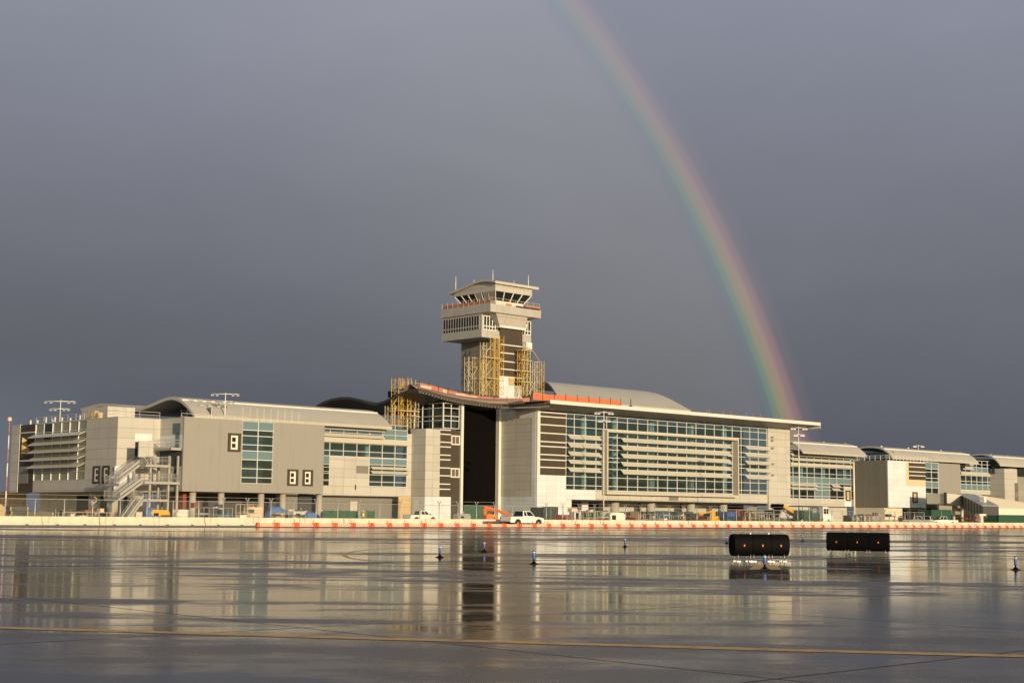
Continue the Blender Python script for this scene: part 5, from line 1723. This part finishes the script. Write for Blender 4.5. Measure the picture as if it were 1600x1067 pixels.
b.part('hopper', MB().prism([(bu(1200), 1.3), (bu(1199), 2.6), (bu(1212), 2.8), (bu(1210), 1.3)], 154.9, 156.7), 'tar_black')
for x in (1205, 1210, 1233):
    for w2 in (154.9, 156.7):
        b.part('wheel', MB().tube((bu(x), w2 - .15, .5), (bu(x), w2 + .15, .5), .5, 14), 'tyre_black')
b.part('brace', MB().tube((bu(1214), 155.8, 1.3), (bu(1222), 155.8, bz(1222, 795)), .12, 6).tube((bu(1230), 155.8, 1.3), (bu(1224), 155.8, bz(1224, 796)), .12, 6), 'galvanised')


def container(label, w, x0, x1, ytop, mat, dep=2.4):
    u0, u1, zt = FU(w, x0), FU(w, x1), FZ(w, (x0 + x1) / 2, ytop)
    o = B('container', u0, w, label, 'container')
    mb = MB()
    n = max(3, int((u1 - u0) / .28))
    pts = []
    for i in range(n + 1):
        u_ = u0 + (u1 - u0) * i / n
        pts.append((u_, w - (.05 if i % 2 else 0)))
    poly = pts + [(u1, w + dep), (u0, w + dep)]
    mb.prism(poly, .12, zt - .1, axis='z')
    o.part('body', mb, mat)
    f = MB()
    for u_ in (u0, u1):
        f.box(u_ - .07, u_ + .07, w - .09, w + .06, .02, zt)
    f.box(u0 + .07, u1 - .07, w - .08, w + .06, zt - .12, zt).box(u0 + .07, u1 - .07, w - .08, w + .06, .02, .16)
    o.part('frame', f, mat)
    dr = MB().box((u0 + u1) / 2 - .03, (u0 + u1) / 2 + .03, w - .1, w - .055, .2, zt - .2)
    o.part('door_bar', dr, 'galvanised')
    return o
container('dark teal container behind the fence below the glazed hall', 158, 1024, 1048, 798, 'container_teal')
container('long dark green container right of the dark teal one', 160, 1050, 1082, 799, 'container_dark')
container('dark container under the arm of the yellow boom lift', 164, 1088, 1108, 801, 'container_dark')
container('teal container between the yellow lift and the blue box', 160, 1120, 1135, 798.5, 'container_teal')
container('small bright blue container beside a dark teal one', 158, 1136, 1149, 799.5, 'container_blue', 2)
container('rusty brown container left of the dark teal one', 160, 985, 1008, 798.5, 'dirt_brown')
container('long green container at the right edge under the boarding bridge', 146, 1560, 1640, 804.5, 'container_green')
container('black box container beside the corner of the white boards', 170, 849, 871, 791.5, 'container_dark', 3)
container('green site container below the farther block', 156, 1455, 1486, 796, 'container_green', 3)
container('brown site container right of the blue box', 165, 1153, 1166, 795.5, 'rust_red')


def generator(label, w, x, hgt, mat, rot=0, L=2.6):
    o = thing('generator', P(FU(w, x), w, 0), label, 'generator', PHI + R(rot))
    part('housing', MB().prism([(-L / 2, .55), (-L / 2, hgt - .2), (-L / 2 + .25, hgt), (L / 2 - .3, hgt), (L / 2, hgt - .35), (L / 2, .55)], -.7, .7), mat, o, bevel=.05)
    part('vent', MB().box(-L / 2 + .3, -L / 2 + 1.0, -.72, -.705, .8, hgt - .4), 'tar_black', o)
    part('trailer_frame', MB().box(-L / 2 - .1, L / 2 + .9, -.5, .5, .38, .53), 'dark_grey', o)
    for s in (-1, 1):
        wheel(o, 0, s * .85, .34, .2)
    part('exhaust', MB().tube((L / 2 - .6, .3, hgt), (L / 2 - .6, .3, hgt + .4), .06, 6), 'galvanised', o)
    return o
generator('grey generator trailer beside the foot of the front light pole', 160, 946, 1.9, 'galvanised', 12)
generator('pale generator right of the front light pole', 156, 962, 1.9, 'sign_white', -20)
generator('small green generator trailer left of the front light pole', 158, 925, 2.1, 'container_green', 8)
generator('pale generator trailer at the corner of the white boards', 160, 904, 2.2, 'sign_white', -10)
generator('red compressor trailer right of the orange boom lift', 160, 879, 1.5, 'rust_red', 10)
generator('beige generator under the taupe block beside the columns', 172, 466, 1.7, 'louver_metal', 4)
generator('grey generator trailer left of the parked white pickup truck', 176, 722, 1.5, 'galvanised', 6)
generator('dark generator beside the white cab truck', 152, 1327, 1.9, 'container_dark', 6)
generator('yellow light generator under the staircase', 166, 247, 1.6, 'machine_yellow', 0)


def pile(name, label, cat, w, x, n, mat, size=(1.1, .9, .35)):
    """stack of boards or crates: one thing a piece"""
    for i in range(n):
        o = single(name, MB().box(-size[0] / 2, size[0] / 2, -size[1] / 2, size[1] / 2, 0, size[2] * .94), mat,
                   P(FU(w, x), w, .004 + i * size[2]), PHI + random.uniform(-.2, .2), label.replace('stacked', (['lowest', 'second up', 'third up', 'fourth up'][i] if i < n - 1 else 'topmost') + ' in the stack'), cat, label.replace(',', ''), bevel=.02)
        part('batten', MB().box(-size[0] / 2 + .1, -size[0] / 2 + .2, -size[1] / 2 - .02, -size[1] / 2 - .003, .02, size[2] * .9).box(size[0] / 2 - .2, size[0] / 2 - .1, -size[1] / 2 - .02, -size[1] / 2 - .003, .02, size[2] * .9), 'plywood', o)
pile('crate', 'pale crate, stacked under the taupe block beside a column', 'crate', 165, 395, 5, 'insulation_pink', (2.4, 1.2, .42))
pile('crate', 'tan crate, stacked in front of the grey ground floor wall', 'crate', 165, 434, 3, 'tan_board', (1.6, 1.2, .45))
pile('crate', 'white crate, stacked below the open staircase', 'crate', 160, 282, 4, 'sign_white', (1.6, 1.1, .42))
pile('crate', 'brown crate, stacked at the left end of the fence', 'crate', 160, 60, 3, 'dirt_brown', (3.2, 1.2, .4))
pile('crate', 'grey crate, stacked below the slanted louvers', 'crate', 158, 27, 4, 'dark_grey', (2.2, 1.2, .45))
pile('crate', 'red crate, stacked by the column left of the blue tarpaulins', 'crate', 168, 388, 4, 'rust_red', (1.2, 1, .6))
pile('crate', 'brown crate, stacked below the grey side of the far block', 'crate', 158, 1352, 4, 'dirt_brown', (3.0, 1.4, .55))
pile('crate', 'white crate, stacked left of the long green container', 'crate', 150, 1532, 5, 'sign_white', (2.0, 1.2, .5))
pile('crate', 'pinkish crate, stacked right of the pale generator', 'crate', 158, 985, 3, 'rust_red', (2.6, 1.2, .5))
pile('crate', 'grey crate, stacked beside the belt loader', 'crate', 166, 1180, 5, 'soffit_panel', (3.4, 1.4, .5))


def tarp(label, w, x, sx_, hgt, mat):
    mb = MB()
    rows = []
    rnd = random.Random(x)
    for i in range(9):
        rows.append([])
        for j in range(7):
            fx, fy = i / 8 * 2 - 1, j / 6 * 2 - 1
            e = max(abs(fx), abs(fy))
            z = hgt * (1 - e ** 4) * (.82 + .3 * rnd.random()) + .04
            rows[-1].append((fx * sx_, fy * .9, z))
    mb.sheet(rows, (0, 0, -.03))
    o = single('tarpaulin', mb, mat, P(FU(w, x), w, 0), PHI, label, 'tarpaulin')
    return o
tarp('bright blue tarpaulin over a stack beside a round column', 170, 431, 1.7, 2.1, 'blue_tarp')
tarp('blue tarpaulin heap at the corner of the taupe block', 168, 486, 1.3, 1.5, 'blue_tarp')
tarp('blue tarpaulin heap under the taupe block near the crates', 168, 349, 1.0, 1.1, 'blue_tarp')
tarp('small blue tarpaulin beside the staircase foot', 166, 236, 1.0, 1.7, 'blue_tarp')

# low green debris screen before the grey ground floor wall
wg = 168.0
for x0, x1, lb in ((505, 560, 'low green debris screen before the grey wall of the ground floor'), (574, 586, 'short green debris screen panel right of the long one')):
    o = B('debris_screen', FU(wg, x0), wg, lb, 'screen')
    u0, u1 = FU(wg, x0), FU(wg, x1)
    n = max(1, round((u1 - u0) / 1.6))
    rows = [[(u0 + (u1 - u0) * i / (4 * n), wg + .12 * math.sin(i * 1.7), z) for i in range(4 * n + 1)] for z in (.1, .9, 1.75)]
    o.part('net', MB().sheet(rows, (0, .02, 0)), 'netting_green')
    for i in range(n + 1):
        u_ = u0 + (u1 - u0) * i / n
        o.part('post', MB().tube((u_, wg + .15, 0), (u_, wg + .15, 1.9), .04, 5), 'dark_grey')


def cone(label, w, x):
    o = thing('traffic_cone', P(FU(w, x), w, .004), label, 'traffic cone', 0, 'cones behind the fence')
    part('base', MB().box(-.2, .2, -.2, .2, 0, .04), 'tar_black', o)
    part('cone', MB().lathe((0, 0, .04), [(.16, 0), (.03, .9)], 12), 'safety_orange', o)
    part('band', MB().lathe((0, 0, .45), [(.103, 0), (.075, .2)], 12), 'sign_white', o)
cone('orange traffic cone left of the round concrete columns by the crates', 160, 404)
cone('orange traffic cone by the foot of the brown wall', 178, 708)
cone('orange traffic cone in front of the long dark green container', 150, 1060)


# ------------------------------------------------------------------ people working in the yard
def person(label, w, x, yaw, vest='vest_yellow', pose=0):
    o = thing('person', P(FU(w, x), w, .004), label, 'person', yaw)
    V = [(0, 0, .93), (0, 0, 1.18), (0, 0, 1.42), (0, 0.02, 1.55), (0, .03, 1.68)]
    rad = [.15, .15, .16, .06, .105]
    E_ = [(0, 1), (1, 2), (2, 3), (3, 4)]
    for s in (-1, 1):
        n = len(V)
        st_ = .14 if pose else .06
        V += [(s * .10, 0, .88), (s * .12, s * st_ + .03, .48), (s * .12, s * st_ * 1.3, .08), (s * .12, s * st_ * 1.3 + .16, .04)]
        rad += [.10, .07, .05, .045]
        E_ += [(0, n), (n, n + 1), (n + 1, n + 2), (n + 2, n + 3)]
        n = len(V)
        fz = .28 if (pose and s > 0) else .06
        V += [(s * .20, 0, 1.40), (s * .27, -.03, 1.13), (s * .25, fz, .93 if not (pose and s > 0) else 1.08), (s * .24, fz + .06, .84 if not (pose and s > 0) else 1.06)]
        rad += [.075, .052, .038, .04]
        E_ += [(2, n), (n, n + 1), (n + 1, n + 2), (n + 2, n + 3)]
        k = n + 3
        for q in range(4):
            V.append((V[k][0] + (q - 1.5) * .02, V[k][1] + .05, V[k][2] - .07 + .006 * q))
            rad.append(.010)
            E_.append((k, len(V) - 1))
        V.append((V[k][0] - s * .045, V[k][1] + .04, V[k][2] - .02))
        rad.append(.011)
        E_.append((k, len(V) - 1))
    me = bpy.data.meshes.new('body')
    me.from_pydata(V, E_, [])
    bo = bpy.data.objects.new('body', me)
    C.objects.link(bo)
    bo.parent = o
    me.materials.append(MATS['denim'])
    sk = bo.modifiers.new('skin', 'SKIN')
    for i, r in enumerate(rad):
        me.skin_vertices[0].data[i].radius = (r, r * (.8 if i < 3 else 1))
    me.skin_vertices[0].data[0].use_root = True
    bo.modifiers.new('sub', 'SUBSURF').levels = 1
    ve = MB().lathe((0, 0, .90), [(.185, 0), (.20, .2), (.215, .45), (.10, .60)], 12)
    part('vest', ve, vest, o)
    hd = MB().lathe((0, .03, 1.53), [(.05, 0), (.085, .06), (.095, .13), (.085, .19)], 12)
    hd.box(-.014, .014, .118, .15, 1.63, 1.67).box(-.11, -.09, .01, .05, 1.62, 1.68).box(.09, .11, .01, .05, 1.62, 1.68)
    part('head', hd, 'skin', o)
    part('hard_hat', MB().lathe((0, .03, 1.70), [(.15, 0), (.115, .015), (.11, .06), (.07, .115), (.02, .13)], 12), 'sign_white', o)
    return o
person('person in a yellow vest at the right end of the long green screen', 166, 567.5, R(200), pose=1)
person('person in a yellow vest standing behind the long green debris screen', 171, 517, R(170))
person('person in dark clothes and hard hat left of the green debris screen', 166, 503, R(120), vest='denim')
person('person in dark clothes and hard hat behind the middle of the green screen', 171, 524, R(240), vest='denim', pose=1)
person('person in an orange vest and hard hat by the dark green container', 154, 1068, R(190), vest='safety_orange', pose=1)
person('person in a yellow vest near the right edge beside the green container', 148, 1557, R(180), pose=0)

# ------------------------------------------------------------------ taxiway lights and covered signs on the wet apron
def taxi_light(label, x, ybase, ytop):
    g = G(x, ybase)
    o = thing('taxiway_light', g + Vector((0, 0, .002)), label, 'taxiway light', 0, 'blue taxiway edge lights')
    part('base', MB().lathe((0, 0, 0), [(.15, 0), (.15, .015), (.07, .03), (.055, .07)], 14), 'tar_black', o)
    part('stem', MB().lathe((0, 0, .07), [(.028, 0), (.028, .06)], 10), 'tar_black', o)
    part('tube', MB().lathe((0, 0, .13), [(.040, 0), (.044, .02), (.044, .24), (.035, .27), (.01, .285)], 12), 'blue_plastic', o)
    part('band', MB().lathe((0, 0, .335), [(.046, 0), (.046, .035)], 12), 'sign_white', o)
for x, yb, yt, lb in ((687, 870.5, 852, 'blue taxiway light nearest the left end of the curved yellow line'), (756.5, 862, 846, 'blue taxiway light in the reflection of the black opening'),
                      (834, 881, 860, 'blue taxiway light nearest below the white pickup truck'), (976.5, 854, 842, 'small blue taxiway light between the pickup truck and the black signs'),
                      (1195, 889, 871, 'blue taxiway light in front of the left black sign'), (1587, 890, 872, 'blue taxiway light at the right edge'),
                      (1135.5, 849, 840, 'small blue taxiway light left of the left black sign'), (1254, 846, 838, 'small blue taxiway light between the two black signs')):
    taxi_light(lb, x, yb, yt)


def covered_sign(label, x, ybase, yaw, L=2.0):
    g = G(x, ybase)
    o = thing('covered_sign', g, label, 'sign', yaw, 'black covered guidance signs')
    n = 20
    hh, hd = .375, .30
    pr = []
    for k in range(n):
        a = 2 * math.pi * k / n
        cx = math.copysign(abs(math.cos(a)) ** .85, math.cos(a))
        cz = math.copysign(abs(math.sin(a)) ** .75, math.sin(a))
        pr.append((cx * hd, .17 + hh + cz * hh))
    seg = L / 3
    for i in range(3):
        x0 = -L / 2 + i * seg
        rows = []
        for j in range(9):
            xx = x0 + .006 + (seg - .012) * j / 8
            sag = 1 - .015 * math.sin(j / 8 * math.pi) - (.03 if j in (0, 8) else 0)
            rows.append([(xx, y * sag, .17 + hh + (z - .17 - hh) * sag) for y, z in pr])
        mb = MB()
        for r_ in range(8):
            o_ = len(mb.v)
            mb.add(rows[r_] + rows[r_ + 1], [(k, (k + 1) % n, n + (k + 1) % n, n + k) for k in range(n)], True)
        mb.add(rows[0], [tuple(range(n))])
        mb.add(rows[8], [tuple(reversed(range(n)))])
        pn = part('covered_panel', mb, 'tar_black', o)
        part('marker', MB().box(x0 + seg * .5 - .022, x0 + seg * .5 + .022, -hd - .012, -hd + .02, .17 + hh - .05, .17 + hh + .02), 'safety_orange', pn)
    for i in range(3 + 1):
        xx = -L / 2 + i * seg
        xx = min(max(xx, -L / 2 + .16), L / 2 - .16)
        for dx in ((0,) if i in (0, 3) else (-.06, .06)):
            lg = MB()
            for s in (-.17, .17):
                lg.tube((xx + dx, s, 0.02), (xx + dx, s, .24), .020, 6).box(xx + dx - .07, xx + dx + .07, s - .06, s + .06, 0.002, .022)
            part('leg', lg, 'bumper_chrome', o)
    part('clip', MB().box(-seg / 2 - .025, -seg / 2 + .025, -.05, .0, .17 + 2 * hh - .01, .17 + 2 * hh + .03).box(seg / 2 - .025, seg / 2 + .025, -.05, .0, .17 + 2 * hh - .01, .17 + 2 * hh + .03), 'galvanised', o)
    return o
covered_sign('black wrapped guidance sign on short legs, the left and nearer of the two', 1186.5, 876.5, R(14))
covered_sign('black wrapped guidance sign on short legs, the right and farther of the two', 1341, 867.5, R(-19), 2.45)

mk = [G(*c_) for c_ in ((1179, 882.5), (1213, 882.5), (1221, 889.5), (1170, 889.5))]
structure('taxi_marking', mk, .004, 'yellow_paint')


def supply_rack(label, w, x, L, h, seed):
    o = thing('supply_rack', P(FU(w, x), w, .004), label, 'rack', PHI)
    rnd = random.Random(seed)
    mb = MB()
    n = max(2, int(L / 1.3))
    for i in range(n + 1):
        for y in (-.5, .5):
            mb.tube((L * i / n, y, 0), (L * i / n, y, h), .035, 4)
    for z in (.3, h * .55, h):
        for y in (-.5, .5):
            mb.tube((0, y, z), (L, y, z), .03, 4)
    part('frame', mb, rnd.choice(['scaffold_pale', 'galvanised', 'rust_red']), o)
    for z in (.3, h * .55, h * .98):
        x_ = 0
        while x_ < L - .5:
            wd = rnd.uniform(.4, 1.4)
            if rnd.random() < .75:
                m_ = rnd.choice(['dirt_brown', 'container_dark', 'container_green', 'sign_white', 'galvanised', 'rust_red', 'dark_grey', 'dark_grey', 'container_teal', 'insulation_pink'])
                hh = rnd.uniform(.2, min(.85, h * .4))
                if rnd.random() < .5:
                    part('box', MB().box(x_, min(L, x_ + wd), -.42, .42, z + .03, z + .03 + hh), m_, o, bevel=.03)
                else:
                    pm = MB()
                    for k in range(4):
                        pm.tube((x_, -.3 + .2 * k, z + .12), (min(L, x_ + wd * 1.5), -.3 + .2 * k, z + .12 + rnd.uniform(-.02, .05)), .08, 6)
                    part('pipes', pm, m_, o)
            x_ += wd + rnd.uniform(.1, .7)
    return o
for i, (w_, x_, L, h_, lb) in enumerate(((152, 1002, 3.2, 1.7, 'low cluttered rack of site supplies left of the dark teal container'), (150, 1034, 5.0, 1.5, 'cluttered rack of pipes in front of the dark teal container'),
        (149, 1075, 4.0, 1.4, 'cluttered rack left of the yellow boom lift'), (151, 1168, 6.0, 2.2, 'tall cluttered rack right of the brown site container'), (150, 1190, 5.5, 1.9, 'cluttered rack left of the belt loader'),
        (150, 890, 4.5, 1.9, 'cluttered rack below the black gap of the glazed hall'), (150, 915, 4.5, 2.0, 'cluttered rack left of the front light pole'), (148, 1335, 8.0, 1.8, 'long cluttered rack below the grey side of the far block'),
        (147, 1385, 5.0, 1.7, 'cluttered rack below the corner of the white boarded block'), (158, 95, 6.0, 1.2, 'low cluttered rack below the slanted louvers'), (160, 300, 5.5, 1.9, 'cluttered rack under the taupe block right of the staircase'),
        (162, 372, 2.6, 2.4, 'tall narrow rack by the middle column of the taupe block'), (160, 448, 2.6, 1.6, 'small rack between the blue tarpaulins'), (150, 1500, 7.0, 1.5, 'cluttered rack in front of the boarding bridge'))):
    supply_rack(lb, w_, x_, L, h_, 40 + i)
